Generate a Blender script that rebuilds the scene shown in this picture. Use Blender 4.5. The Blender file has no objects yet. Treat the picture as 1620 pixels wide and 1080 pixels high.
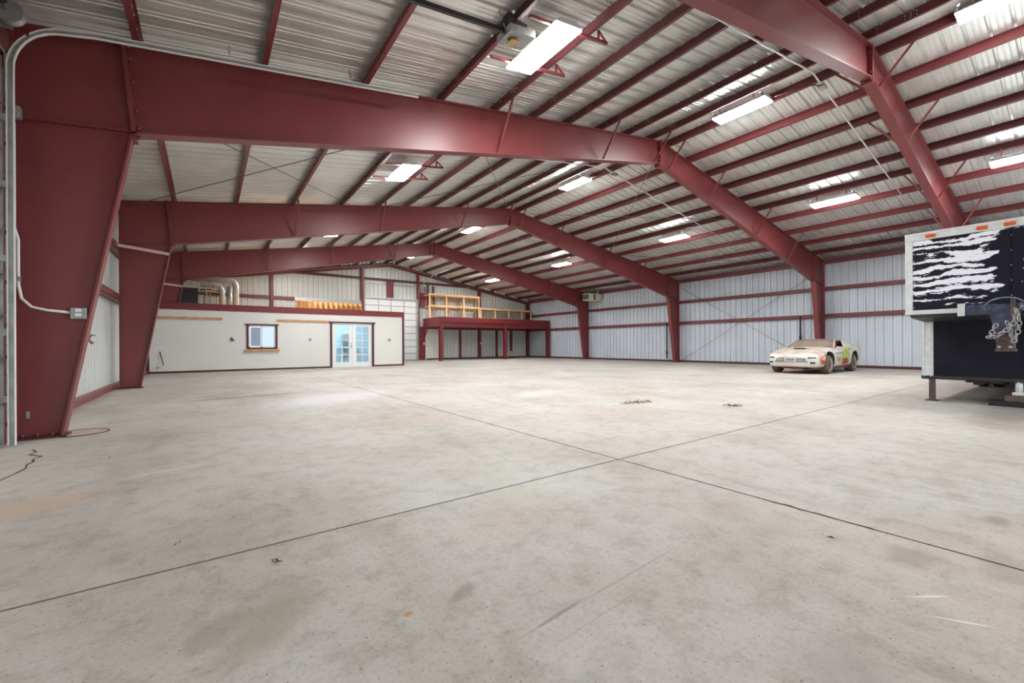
import bpy, bmesh, math, random
from mathutils import Vector, Matrix, Euler
random.seed(7)
S = 0.8333            # drawing units -> metres
YAW = 0.625
SLP = (8.6 - 6.0) / 15.42
W = 30.84             # frame to frame width
Y0, Y9 = -5.9, 36.7   # front and back wall planes
sc = bpy.context.scene
col = sc.collection

# ------------------------------------------------------------------ camera, light, exposure
cam_d = bpy.data.cameras.new('camera'); cam = bpy.data.objects.new('camera', cam_d); col.objects.link(cam)
cam_d.sensor_width = 36; cam_d.lens = 667.77 / 1620 * 36
cam_d.shift_y = 5.4 / 1620; cam_d.clip_start = 0.05; cam_d.clip_end = 300
cam.matrix_world = Matrix.Translation((2.2791*S, 0, 1.3414*S)) @ Matrix.Rotation(-YAW, 4, 'Z') @ Matrix.Rotation(math.pi/2, 4, 'X') @ Matrix.Rotation(-0.0051, 4, 'Z')
sc.camera = cam
wd = bpy.data.worlds.new('sky'); sc.world = wd; wd.use_nodes = True
wn = wd.node_tree.nodes; wn['Background'].inputs[0].default_value = (0.86, 0.93, 1.0, 1); wn['Background'].inputs[1].default_value = 2.1
sc.view_settings.view_transform = 'Standard'; sc.view_settings.look = 'None'
sc.view_settings.gamma = 1; sc.view_settings.use_curve_mapping = False
sc.view_settings.exposure = 1.28
LAMP = 62.0           # fluorescent tubes

# ------------------------------------------------------------------ materials
def srgb(r, g, b):
    f = lambda c: (c/255/12.92) if c/255 <= .04045 else ((c/255+.055)/1.055)**2.4
    return (f(r), f(g), f(b), 1)
def mat(name, c, rough=.5, metal=0, var=0.0, scale=3.0, bump=0.0, bscale=40, spec=.5, c2=None, emit=None):
    m = bpy.data.materials.new(name); m.use_nodes = True; nt = m.node_tree; N = nt.nodes; L = nt.links
    b = N['Principled BSDF']; b.inputs['Base Color'].default_value = c; b.inputs['Roughness'].default_value = rough
    b.inputs['Metallic'].default_value = metal; b.inputs['Specular IOR Level'].default_value = spec
    if emit: b.inputs['Emission Color'].default_value = emit[0]; b.inputs['Emission Strength'].default_value = emit[1]
    if var or c2:
        tc = N.new('ShaderNodeNewGeometry'); n = N.new('ShaderNodeTexNoise'); n.inputs['Scale'].default_value = scale; n.inputs['Detail'].default_value = 6
        L.new(tc.outputs['Position'], n.inputs['Vector'])
        r = N.new('ShaderNodeValToRGB'); r.color_ramp.elements[0].position = .35; r.color_ramp.elements[1].position = .65
        k = c2 or tuple([x*(1-var) for x in c[:3]] + [1])
        r.color_ramp.elements[0].color = k; r.color_ramp.elements[1].color = c
        L.new(n.outputs['Fac'], r.inputs['Fac']); L.new(r.outputs['Color'], b.inputs['Base Color'])
    if bump:
        tc = N.new('ShaderNodeNewGeometry'); n = N.new('ShaderNodeTexNoise'); n.inputs['Scale'].default_value = bscale
        L.new(tc.outputs['Position'], n.inputs['Vector'])
        bp = N.new('ShaderNodeBump'); bp.inputs['Strength'].default_value = bump; bp.inputs['Distance'].default_value = .01
        L.new(n.outputs['Fac'], bp.inputs['Height']); L.new(bp.outputs['Normal'], b.inputs['Normal'])
    return m
M = {}
M['red'] = mat('red_oxide_paint', srgb(122, 54, 55), .42, var=.14, scale=1.3, bump=.05, bscale=6)
M['redtrim'] = mat('dark_red_trim', srgb(118, 38, 42), .5, var=.1)
M['maroon'] = mat('maroon_trim', srgb(78, 34, 38), .55, var=.1)
M['roof'] = mat('galvalume_roof', srgb(226, 227, 222), .3, metal=.5, c2=srgb(210, 210, 206), scale=1.2)
M['purlin'] = mat('shaded_purlin_red', srgb(92, 38, 43), .45, var=.12)  # frame red darkened, so the shade on the purlins sits in the colour
M['wallp'] = mat('pale_blue_wall_panel', srgb(203, 209, 216), .45, metal=.1, c2=srgb(194, 201, 209), scale=.7)
M['wallw'] = mat('white_wall_panel', srgb(206, 208, 204), .45, metal=.1, c2=srgb(196, 199, 196), scale=.7)
M['drywall'] = mat('cream_white_wallboard', srgb(218, 217, 211), .8, c2=srgb(211, 210, 205), scale=.6)
M['white'] = mat('white_paint', srgb(226, 226, 224), .4)
M['fixw'] = mat('lamp_housing_white', srgb(200, 202, 204), .4)
M['galv'] = mat('galvanised_steel', srgb(172, 174, 172), .38, metal=.6, var=.25, scale=9)
M['pink'] = mat('lit_strut_pink', srgb(206, 170, 168), .5)  # strut red lightened to pink, the light on its top painted in
M['screen'] = mat('grey_screen', srgb(150, 166, 184), .7)
M['duct'] = mat('spiral_duct_metal', srgb(214, 216, 214), .38, metal=.4, var=.2, scale=7)
M['dark'] = mat('dark_steel', srgb(48, 46, 48), .5, var=.3, scale=20)
M['black'] = mat('black_rubber_seal', srgb(22, 22, 24), .6)
M['furn'] = mat('charcoal_cabinet', srgb(52, 56, 58), .5)
M['wood'] = mat('pine_lumber', srgb(206, 160, 112), .7, c2=srgb(180, 130, 88), scale=3)
M['woodl'] = mat('pale_pine_lumber', srgb(240, 206, 162), .7, c2=srgb(222, 182, 136), scale=2)
M['woodo'] = mat('orange_plywood', srgb(208, 168, 112), .8, c2=srgb(190, 146, 92), scale=4)
M['oldwood'] = mat('weathered_timber', srgb(104, 90, 80), .85, var=.4, scale=12)
M['sooty'] = mat('sooty_timber', srgb(46, 42, 42), .9, var=.4, scale=12)
M['alu'] = mat('aged_aluminium', srgb(226, 228, 227), .4, metal=.15, var=.16, scale=8)
M['navy'] = mat('scuffed_dark_panel', srgb(18, 20, 30), .45, c2=srgb(26, 28, 38), scale=3, spec=.2)
M['amber'] = mat('amber_lens', srgb(214, 92, 30), .25)
M['chain'] = mat('chain_steel', srgb(176, 172, 168), .35, metal=.6, var=.3, scale=40)
M['ring'] = mat('ring_steel', srgb(120, 126, 150), .35, metal=.5, var=.3, scale=20)
M['rust'] = mat('rusty_steel', srgb(108, 84, 74), .8, c2=srgb(60, 56, 58), scale=26)
M['hitch'] = mat('scratched_blue_steel', srgb(56, 62, 82), .35, metal=.4, c2=srgb(84, 90, 110), scale=10)
M['tyre'] = mat('dusty_tyre', srgb(112, 94, 78), .95, c2=srgb(90, 76, 64), scale=12)
M['tyreb'] = mat('black_tyre', srgb(36, 34, 34), .9, var=.3)
M['chrome'] = mat('wheel_rim_metal', srgb(214, 212, 208), .25, metal=.6)
M['creamp'] = mat('cream_plastic', srgb(222, 218, 202), .5)
M['grille'] = mat('dark_grille', srgb(60, 62, 60), .6)
M['carred'] = mat('car_red_frame', srgb(150, 46, 44), .5)
M['dust'] = mat('dust_caked_glass', srgb(130, 115, 102), .95, c2=srgb(118, 104, 92), scale=3)
M['lime'] = mat('lime_vinyl', srgb(196, 214, 60), .5, c2=srgb(150, 190, 60), scale=9)
M['redv'] = mat('red_vinyl', srgb(176, 66, 52), .5, var=.25, scale=16)
M['orangev'] = mat('orange_vinyl', srgb(214, 130, 92), .5)
M['olive'] = mat('olive_vinyl', srgb(170, 172, 84), .5, var=.2, scale=20)
M['purplev'] = mat('muted_purple_vinyl', srgb(140, 122, 142), .5)
M['leaf'] = mat('dry_leaf', srgb(122, 84, 48), .9, var=.4, scale=60)
M['straw'] = mat('dry_straw', srgb(140, 116, 70), .9, var=.4, scale=60)
M['crack'] = mat('crack_dirt', srgb(82, 62, 50), .95)
M['joint'] = mat('joint_dirt', srgb(62, 50, 44), .95)
M['soil'] = mat('patch_concrete', srgb(178, 160, 146), .9, var=.2, scale=8)
M['brass'] = mat('brass', srgb(150, 116, 70), .4, metal=.6)
M['blueknob'] = mat('blue_handle', srgb(50, 70, 130), .5)
M['ltroom'] = mat('office_inside', srgb(176, 206, 224), .8)
M['counter'] = mat('grey_cabinet', srgb(120, 124, 126), .6)
M['wire'] = mat('cable_steel', srgb(120, 116, 114), .5, metal=.4)
M['label'] = mat('yellow_sticker', srgb(196, 160, 84), .5)
M['ground'] = mat('outside_gravel', srgb(170, 160, 146), .95, var=.3, scale=2)
M['tube'] = mat('lit_tubes', (1, 1, 1, 1), .5, emit=((.97, .985, 1, 1), LAMP))
M['officelamp'] = mat('office_lamp', (1, 1, 1, 1), .5, emit=((.82, .93, 1, 1), 8))
g = bpy.data.materials.new('window_glass'); g.use_nodes = True; M['glass'] = g
_n = g.node_tree.nodes; _l = g.node_tree.links; _n.remove(_n['Principled BSDF'])
_t = _n.new('ShaderNodeBsdfTransparent'); _t.inputs[0].default_value = (.86, .94, .98, 1)
_g = _n.new('ShaderNodeBsdfGlossy'); _g.inputs['Roughness'].default_value = .03
_x = _n.new('ShaderNodeMixShader'); _x.inputs[0].default_value = .12
_l.new(_t.outputs[0], _x.inputs[1]); _l.new(_g.outputs[0], _x.inputs[2]); _l.new(_x.outputs[0], _n['Material Output'].inputs[0])

def floor_material():
    m = bpy.data.materials.new('worn_concrete'); m.use_nodes = True; nt = m.node_tree; N = nt.nodes; L = nt.links
    b = N['Principled BSDF']; geo = N.new('ShaderNodeNewGeometry'); P = geo.outputs['Position']
    def noise(scale, detail=5, rough=.6, vec=None, dist=0):
        n = N.new('ShaderNodeTexNoise'); n.inputs['Scale'].default_value = scale; n.inputs['Detail'].default_value = detail
        n.inputs['Roughness'].default_value = rough; n.inputs['Distortion'].default_value = dist
        L.new(vec or P, n.inputs['Vector']); return n.outputs['Fac']
    def ramp(f, stops):
        r = N.new('ShaderNodeValToRGB'); e = r.color_ramp.elements
        e[0].position, e[0].color = stops[0][0], stops[0][1]; e[1].position, e[1].color = stops[-1][0], stops[-1][1]
        for p, c in stops[1:-1]:
            q = e.new(p); q.color = c
        L.new(f, r.inputs['Fac']); return r.outputs['Color']
    def mix(f, a, c, mode='MIX'):
        x = N.new('ShaderNodeMix'); x.data_type = 'RGBA'; x.blend_type = mode
        if isinstance(f, float): x.inputs[0].default_value = f
        else: L.new(f, x.inputs[0])
        for i, v in ((6, a), (7, c)):
            if isinstance(v, tuple): x.inputs[i].default_value = v
            else: L.new(v, x.inputs[i])
        return x.outputs[2]
    base = ramp(noise(.55, 6, .6), [(.3, srgb(162, 154, 143)), (.5, srgb(180, 175, 166)), (.7, srgb(190, 187, 180))])
    pink = ramp(noise(.33, 3, .5, dist=.6), [(.52, (0, 0, 0, 1)), (.72, (.7, .7, .7, 1))])
    c = mix(pink, base, srgb(188, 172, 162))
    mp = N.new('ShaderNodeMapping'); mp.inputs['Scale'].default_value = (1.0, .25, 1); mp.inputs['Rotation'].default_value = (0, 0, -.95); L.new(P, mp.inputs[0])
    sw = ramp(noise(2.2, 8, .65, mp.outputs[0], .4), [(.3, (.86, .85, .83, 1)), (.5, (1, 1, 1, 1)), (.72, (1.0, 1.0, 1.0, 1))])
    c = mix(1.0, c, sw, 'MULTIPLY')
    mott = ramp(noise(5.5, 8, .72), [(.38, (.78, .77, .75, 1)), (.52, (1, 1, 1, 1))]); c = mix(.8, c, mott, 'MULTIPLY')
    fine = ramp(noise(45, 6, .75), [(.36, (.7, .68, .65, 1)), (.5, (1, 1, 1, 1))]); c = mix(.6, c, fine, 'MULTIPLY')
    sp = ramp(noise(60, 2, .5), [(.29, (.35, .3, .27, 1)), (.32, (1, 1, 1, 1))]); c = mix(.8, c, sp, 'MULTIPLY')
    # stains: centre x, y, radii, angle, colour, strength  (drawing units)
    T = [(7.06,1.26,.17,.13,0,(150,136,122),.6),(5.69,1.76,.3,.2,.4,(160,146,130),.55),(5.58,1.4,.26,.14,.2,(162,152,134),.5),(5.85,.69,.2,.13,.1,(146,130,116),.65),
         (6.12,.33,.28,.12,.1,(146,130,116),.55),(7.09,.44,.14,.09,0,(136,120,106),.75),(13.04,.97,1.0,.5,.1,(140,124,112),.6),(20.5,2.2,2.4,.8,.1,(150,138,128),.4),
         (3.19,13.24,1.6,.22,.15,(132,114,98),.75),(2.53,2.37,.34,.17,1.0,(140,130,112),.6),(2.3,2.43,.2,.1,.9,(132,124,108),.5),(5.15,7.0,.8,.4,.2,(176,152,138),.5),
         (3.67,1.57,.25,.012,.1,(126,116,112),.75),(4.25,1.6,.6,.009,.06,(140,130,126),.5),(4.0,1.45,.5,.007,.06,(150,140,134),.5),(1.04,5.25,.5,.3,.3,(190,162,140),.6),(1.9,5.9,.4,.07,.3,(206,199,190),.4),
         (3.4,2.02,.1,.05,.5,(120,112,102),.5),(4.5,3.0,.3,.2,.5,(184,176,160),.6),(5.36,.53,.1,.008,-.6,(224,222,218),.7),(5.22,.38,.12,.008,-1.0,(224,222,218),.7),
         (3.09,2.02,.03,.025,0,(176,120,70),.9),(8.0,.85,.2,.12,0,(156,140,126),.5),(7.6,.72,.16,.1,.2,(150,136,124),.45),(8.9,.9,.24,.1,.1,(160,144,132),.5),(9.8,1.3,.3,.1,0,(168,152,140),.45),(4.3,.55,.35,.2,.4,(150,144,136),.5),(1.6,1.9,.3,.12,1.1,(136,128,116),.5),
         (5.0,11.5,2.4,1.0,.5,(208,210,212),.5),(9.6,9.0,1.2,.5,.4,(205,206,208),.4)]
    warp = N.new('ShaderNodeTexNoise'); warp.inputs['Scale'].default_value = 6; warp.inputs['Detail'].default_value = 5; L.new(P, warp.inputs['Vector'])
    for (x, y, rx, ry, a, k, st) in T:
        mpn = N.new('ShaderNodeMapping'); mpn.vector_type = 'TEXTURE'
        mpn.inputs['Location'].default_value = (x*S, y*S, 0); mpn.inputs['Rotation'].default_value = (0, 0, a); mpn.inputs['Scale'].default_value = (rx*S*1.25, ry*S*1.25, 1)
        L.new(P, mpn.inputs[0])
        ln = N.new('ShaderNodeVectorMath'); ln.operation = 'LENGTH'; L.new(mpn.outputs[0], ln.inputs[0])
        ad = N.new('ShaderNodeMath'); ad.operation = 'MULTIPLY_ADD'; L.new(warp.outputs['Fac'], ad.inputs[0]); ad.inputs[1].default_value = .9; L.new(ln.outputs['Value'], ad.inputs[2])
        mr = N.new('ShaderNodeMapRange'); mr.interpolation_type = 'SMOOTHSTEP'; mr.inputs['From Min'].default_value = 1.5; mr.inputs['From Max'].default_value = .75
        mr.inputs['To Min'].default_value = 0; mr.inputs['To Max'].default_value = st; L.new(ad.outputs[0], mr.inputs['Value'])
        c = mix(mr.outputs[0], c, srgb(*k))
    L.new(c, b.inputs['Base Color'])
    rr = ramp(noise(1.3, 5), [(.3, (.5, .5, .5, 1)), (.7, (.68, .68, .68, 1))]); L.new(rr, b.inputs['Roughness'])
    bp = N.new('ShaderNodeBump'); bp.inputs['Strength'].default_value = .12; bp.inputs['Distance'].default_value = .01
    L.new(noise(30, 8, .7), bp.inputs['Height']); L.new(bp.outputs[0], b.inputs['Normal']); b.inputs['Specular IOR Level'].default_value = .35
    return m
M['floor'] = floor_material()

def streak_material():   # black panel whose paint has peeled off in long white streaks
    m = bpy.data.materials.new('peeled_black_and_white'); m.use_nodes = True; nt = m.node_tree; N = nt.nodes; L = nt.links
    b = N['Principled BSDF']; geo = N.new('ShaderNodeNewGeometry')
    sep = N.new('ShaderNodeSeparateXYZ'); L.new(geo.outputs['Position'], sep.inputs[0])
    def math_(op, a, c=None, d=None):
        n = N.new('ShaderNodeMath'); n.operation = op
        for i, v in enumerate((a, c, d)):
            if v is None: continue
            if isinstance(v, (int, float)): n.inputs[i].default_value = v
            else: L.new(v, n.inputs[i])
        return n.outputs[0]
    mp = N.new('ShaderNodeMapping'); mp.inputs['Scale'].default_value = (1, 1.1, 5.0); L.new(geo.outputs['Position'], mp.inputs[0])
    n1 = N.new('ShaderNodeTexNoise'); n1.inputs['Scale'].default_value = 1.6; n1.inputs['Detail'].default_value = 4; L.new(mp.outputs[0], n1.inputs['Vector'])
    mp2 = N.new('ShaderNodeMapping'); mp2.inputs['Scale'].default_value = (1, 3, 10); L.new(geo.outputs['Position'], mp2.inputs[0])
    n2 = N.new('ShaderNodeTexNoise'); n2.inputs['Scale'].default_value = 5; n2.inputs['Detail'].default_value = 5; n2.inputs['Roughness'].default_value = .7; L.new(mp2.outputs[0], n2.inputs['Vector'])
    mp3 = N.new('ShaderNodeMapping'); mp3.inputs['Scale'].default_value = (1, 1.0, 2.2); L.new(geo.outputs['Position'], mp3.inputs[0])
    n3 = N.new('ShaderNodeTexNoise'); n3.inputs['Scale'].default_value = 2.0; n3.inputs['Detail'].default_value = 3; L.new(mp3.outputs[0], n3.inputs['Vector'])
    w = math_('SINE', math_('MULTIPLY_ADD', n3.outputs['Fac'], 15.0, math_('MULTIPLY', sep.outputs['Z'], 50.0)))
    v = math_('MULTIPLY_ADD', w, .42, .46)
    v = math_('ADD', v, math_('MULTIPLY', math_('SUBTRACT', n2.outputs['Fac'], .5), 2.0))
    v = math_('ADD', v, math_('MULTIPLY', math_('SUBTRACT', n1.outputs['Fac'], .5), 2.6))
    # the streaks fade out round y = 0.93 (a bare black band) and below z = 1.85
    d = math_('ADD', math_('ABSOLUTE', math_('SUBTRACT', sep.outputs['Y'], .93*S)), math_('MULTIPLY', math_('SUBTRACT', n1.outputs['Fac'], .5), .7))
    mr = N.new('ShaderNodeMapRange'); mr.interpolation_type = 'SMOOTHSTEP'; mr.inputs['From Min'].default_value = .06*S; mr.inputs['From Max'].default_value = .32*S
    mr.inputs['To Min'].default_value = -2.2; mr.inputs['To Max'].default_value = 0.12; L.new(d, mr.inputs['Value'])
    mz = N.new('ShaderNodeMapRange'); mz.interpolation_type = 'SMOOTHSTEP'; mz.inputs['From Min'].default_value = 2.1*S; mz.inputs['From Max'].default_value = 2.5*S
    mz.inputs['To Min'].default_value = -.75; mz.inputs['To Max'].default_value = 0; L.new(sep.outputs['Z'], mz.inputs['Value'])
    v = math_('ADD', math_('ADD', v, mr.outputs[0]), mz.outputs[0])
    r = N.new('ShaderNodeValToRGB'); e = r.color_ramp.elements; e[0].position = .36; e[0].color = srgb(22, 22, 34); e[1].position = .52; e[1].color = srgb(238, 240, 248)
    q = e.new(.42); q.color = srgb(48, 44, 46)
    L.new(v, r.inputs['Fac']); L.new(r.outputs[0], b.inputs['Base Color']); b.inputs['Roughness'].default_value = .4; b.inputs['Specular IOR Level'].default_value = .25
    return m
M['streak'] = streak_material()

def car_paint():
    m = bpy.data.materials.new('dusty_white_car_paint'); m.use_nodes = True; nt = m.node_tree; N = nt.nodes; L = nt.links
    b = N['Principled BSDF']; geo = N.new('ShaderNodeNewGeometry')
    sep = N.new('ShaderNodeSeparateXYZ'); L.new(geo.outputs['Normal'], sep.inputs[0])
    n = N.new('ShaderNodeTexNoise'); n.inputs['Scale'].default_value = 3.5; n.inputs['Detail'].default_value = 7; L.new(geo.outputs['Position'], n.inputs['Vector'])
    a = N.new('ShaderNodeMath'); a.operation = 'MULTIPLY_ADD'; L.new(sep.outputs['Z'], a.inputs[0]); a.inputs[1].default_value = .42; L.new(n.outputs['Fac'], a.inputs[2])
    r = N.new('ShaderNodeValToRGB'); e = r.color_ramp.elements; e[0].position = .55; e[0].color = srgb(214, 212, 204); e[1].position = 1.05; e[1].color = srgb(172, 156, 140)
    L.new(a.outputs[0], r.inputs['Fac']); L.new(r.outputs[0], b.inputs['Base Color']); b.inputs['Roughness'].default_value = .42
    return m
M['carw'] = car_paint()

# ------------------------------------------------------------------ mesh helpers (coordinates in drawing units, scaled by S on build)
class MB:
    def __init__(s): s.v = []; s.f = []; s.sm = []
    def add(s, vs, fs, smooth=False):
        o = len(s.v); s.v += [tuple(v) for v in vs]
        for f in fs: s.f.append(tuple(i+o for i in f)); s.sm.append(smooth)
        return s
    def box(s, x0, x1, y0, y1, z0, z1):
        vs = [(x, y, z) for x in (x0, x1) for y in (y0, y1) for z in (z0, z1)]
        return s.add(vs, [(0,1,3,2),(4,6,7,5),(0,4,5,1),(2,3,7,6),(0,2,6,4),(1,5,7,3)])
    def prism(s, poly, vec):
        n = len(poly); p = [Vector(q) for q in poly]; v = Vector(vec)
        return s.add(p + [q+v for q in p], [tuple(range(n))[::-1], tuple(range(n, 2*n))] + [(i, (i+1) % n, n+(i+1) % n, n+i) for i in range(n)])
    def bar(s, p, q, w, h, up=(0, 0, 1)):       # w sideways, h along 'up'
        p = Vector(p); q = Vector(q); d = (q-p).normalized(); u = Vector(up)
        sd = d.cross(u)
        if sd.length < 1e-4: sd = d.cross(Vector((1, 0, 0)))
        sd.normalize(); u = sd.cross(d).normalized()
        a = sd*w/2; b = u*h/2
        vs = [p-a-b, p+a-b, p+a+b, p-a+b, q-a-b, q+a-b, q+a+b, q-a+b]
        return s.add(vs, [(0,1,2,3),(7,6,5,4),(0,4,5,1),(1,5,6,2),(2,6,7,3),(3,7,4,0)])
    def tube(s, pts, r, n=8, cap=True):
        pts = [Vector(p) for p in pts]; rings = []; up = None
        for i, p in enumerate(pts):
            d = (pts[min(i+1, len(pts)-1)] - pts[max(i-1, 0)]).normalized()
            if up is None:
                up = Vector((0, 0, 1)) if abs(d.z) < .9 else Vector((1, 0, 0))
            a = d.cross(up).normalized(); b = a.cross(d).normalized(); up = b
            rr = r[i] if isinstance(r, (list, tuple)) else r
            rings.append([p + a*rr*math.cos(2*math.pi*k/n) + b*rr*math.sin(2*math.pi*k/n) for k in range(n)])
        o = len(s.v); s.v += [tuple(v) for R in rings for v in R]
        for i in range(len(rings)-1):
            for k in range(n):
                s.f.append((o+i*n+k, o+i*n+(k+1) % n, o+(i+1)*n+(k+1) % n, o+(i+1)*n+k)); s.sm.append(True)
        if cap:
            s.f.append(tuple(o+k for k in range(n))[::-1]); s.sm.append(False)
            s.f.append(tuple(o+(len(rings)-1)*n+k for k in range(n))); s.sm.append(False)
        return s
    def cyl(s, p, q, r, n=16): return s.tube([p, q], r, n)
    def torus(s, c, R, r, ax=(0, 0, 1), n=24, m=8, stretch=(1, 1)):
        ax = Vector(ax).normalized(); a = ax.orthogonal().normalized(); b = ax.cross(a); c = Vector(c); o = len(s.v)
        for i in range(n):
            t = 2*math.pi*i/n; e = a*math.cos(t)*stretch[0] + b*math.sin(t)*stretch[1]; en = e.normalized()
            for k in range(m):
                u = 2*math.pi*k/m; s.v.append(tuple(c + e*R + en*r*math.cos(u) + ax*r*math.sin(u)))
        for i in range(n):
            for k in range(m):
                s.f.append((o+i*m+k, o+((i+1) % n)*m+k, o+((i+1) % n)*m+(k+1) % m, o+i*m+(k+1) % m)); s.sm.append(True)
        return s
    def lathe(s, c, ax, prof, n=28):            # prof: (along axis, radius)
        return s.tube([Vector(c)+Vector(ax)*a for a, r in prof], [max(r, .0005) for a, r in prof], n) if False else s._lathe(c, ax, prof, n)
    def _lathe(s, c, ax, prof, n):
        ax = Vector(ax).normalized(); a = ax.orthogonal().normalized(); b = ax.cross(a); c = Vector(c); o = len(s.v)
        for t, r in prof:
            for k in range(n):
                u = 2*math.pi*k/n; s.v.append(tuple(c + ax*t + (a*math.cos(u)+b*math.sin(u))*r))
        for i in range(len(prof)-1):
            for k in range(n):
                s.f.append((o+i*n+k, o+i*n+(k+1) % n, o+(i+1)*n+(k+1) % n, o+(i+1)*n+k)); s.sm.append(True)
        s.f.append(tuple(o+k for k in range(n))[::-1]); s.sm.append(False)
        s.f.append(tuple(o+(len(prof)-1)*n+k for k in range(n))); s.sm.append(False)
        return s
    def mesh(s, name, base=(0, 0, 0), scale=S):
        me = bpy.data.meshes.new(name); b = Vector(base)
        me.from_pydata([tuple((Vector(v)-b)*scale) for v in s.v], [], s.f); me.update()
        me.polygons.foreach_set('use_smooth', s.sm)
        bm = bmesh.new(); bm.from_mesh(me); bmesh.ops.recalc_face_normals(bm, faces=bm.faces); bm.to_mesh(me); bm.free()
        return me
    def build(s, name, m, parent=None, base=None, bevel=0, scale=S):
        if base is None: base = Vector(parent['_b']) if parent is not None and '_b' in parent else Vector((0, 0, 0))
        me = s.mesh(name, base, scale); me.materials.append(M[m] if isinstance(m, str) else m)
        o = bpy.data.objects.new(name, me); col.objects.link(o)
        if parent is not None: o.parent = parent
        if '_b': o['_b'] = tuple(base)
        if bevel:
            bv = o.modifiers.new('bevel', 'BEVEL'); bv.width = bevel*S; bv.segments = 2; bv.limit_method = 'ANGLE'
        return o
def thing(name, label, cat, base=(0, 0, 0), group=None):
    o = bpy.data.objects.new(name, None); col.objects.link(o); o.location = Vector(base)*S; o['_b'] = tuple(base)
    o['label'] = label; o['category'] = cat
    if group: o['group'] = group
    return o
def tag(o, label, cat, group=None, kind=None):
    o['label'] = label; o['category'] = cat
    if group: o['group'] = group
    if kind: o['kind'] = kind
    return o
def solo(mb, name, m, base, label, cat, group=None, bevel=0):   # a thing that is one mesh, origin at its base
    o = mb.build(name, m, None, base, bevel); o.location = Vector(base)*S
    return tag(o, label, cat, group)
def struct(name):
    o = bpy.data.objects.new(name, None); col.objects.link(o); o['kind'] = 'structure'; o['_b'] = (0., 0., 0.); return o
def inst(name, me, parent, loc, rot=None, scl=None):
    o = bpy.data.objects.new(name, me); col.objects.link(o); o.parent = parent; b = Vector(parent['_b'])
    o.location = (Vector(loc)-b)*S
    if rot: o.rotation_euler = rot
    if scl: o.scale = scl
    return o
def text_mesh(txt, size, depth, m, name, parent, M4, bold=.0, shear=0):
    cu = bpy.data.curves.new(name, 'FONT'); cu.body = txt; cu.size = size; cu.extrude = depth; cu.offset = bold; cu.shear = shear
    cu.align_x = 'CENTER'; cu.align_y = 'CENTER'; cu.resolution_u = 4
    t = bpy.data.objects.new('tmp', cu); col.objects.link(t)
    bpy.context.view_layer.update()
    me = bpy.data.meshes.new_from_object(t.evaluated_get(bpy.context.evaluated_depsgraph_get())); bpy.data.objects.remove(t); bpy.data.curves.remove(cu)
    me.materials.clear(); me.materials.append(M[m]); me.name = name
    o = bpy.data.objects.new(name, me); col.objects.link(o); o.parent = parent; o.matrix_local = M4
    return o
def rz(x):      # top of rafter
    return 6.0 + SLP*min(x, W-x)

# ------------------------------------------------------------------ floor: slabs divided by sawn joints
XJ = [-.3, 6.165, W+.3]; YJ = [Y0, 3.27, Y9+.05]
floor = struct('floor')
for i in range(2):
    for j in range(2):
        g_ = .011
        MB().box(XJ[i]+(g_ if i else 0), XJ[i+1]-(g_ if i < 1 else 0), YJ[j]+(g_ if j else 0), YJ[j+1]-(g_ if j < 1 else 0), -.15, 0).build('slab', 'floor', floor)
MB().box(-.3, W+.3, Y0, Y9+.05, -.17, -.005).box(-.3, W+.3, Y0, Y9, -.16, -.15).build('joint_filler', 'joint', floor)
def strip(pts, w, z=.002):
    mb = MB()
    for (a, b) in zip(pts[:-1], pts[1:]):
        mb.bar((a[0], a[1], z), (b[0], b[1], z), w*random.uniform(.6, 1.5), .003)
    return mb
strip([(.42, 8.15), (.5, 7.95), (.47, 7.8), (.62, 7.6), (.58, 7.45), (.62, 7.3), (.6, 7.15), (.64, 6.95), (.62, 6.75), (.58, 6.5), (.52, 6.2), (.45, 5.9)], .02).build('crack', 'crack', floor)
strip([(6.165, 1.75), (6.15, 1.6), (6.18, 1.5), (6.15, 1.4), (6.175, 1.28), (6.16, 1.1), (6.17, .95)], .016, .001).build('crack', 'crack', floor)
# round concrete patch by the near column
MB()._lathe((.66, 9.3, 0), (0, 0, 1), [(0, .33), (.004, .33), (.005, .32)], 36).build('patch', 'soil', floor)
MB().torus((.66, 9.3, .001), .33, .012, n=40, m=5).build('crack', 'crack', floor)
gr = MB().box(-60, 90, -60, 100, -.4, -.2).build('floor_outside', 'ground', None); gr['kind'] = 'structure'; gr.name = 'floor.001'

# ------------------------------------------------------------------ ribbed sheet panels
PW = (Y9-Y0)/39
def sheet_mesh(name, w, L, m, out=1):        # width along local x, length along local z, ribs pointing to local +y*out
    pts = []
    k = w/3
    for i in range(3):
        o = i*k
        pts += [(o, 0), (o+k*.02, 0), (o+k*.07, .06), (o+k*.19, .06), (o+k*.24, 0), (o+k*.44, 0), (o+k*.47, .014), (o+k*.51, .014), (o+k*.54, 0), (o+k*.70, 0), (o+k*.73, .014), (o+k*.77, .014), (o+k*.80, 0)]
    pts.append((w, 0)); mb = MB(); n = len(pts)
    mb.add([(x, y*out, 0) for x, y in pts] + [(x, y*out, L) for x, y in pts], [(i, i+1, n+i+1, n+i) for i in range(n-1)])
    me = mb.mesh(name); me.materials.append(M[m]); return me
# ceiling
ceil = struct('ceiling')
xr = W/2; dx = xr+.28; ang = math.atan(SLP); slen = dx/math.cos(ang)
rp = sheet_mesh('panel', PW, slen, 'roof', -1)
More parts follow.
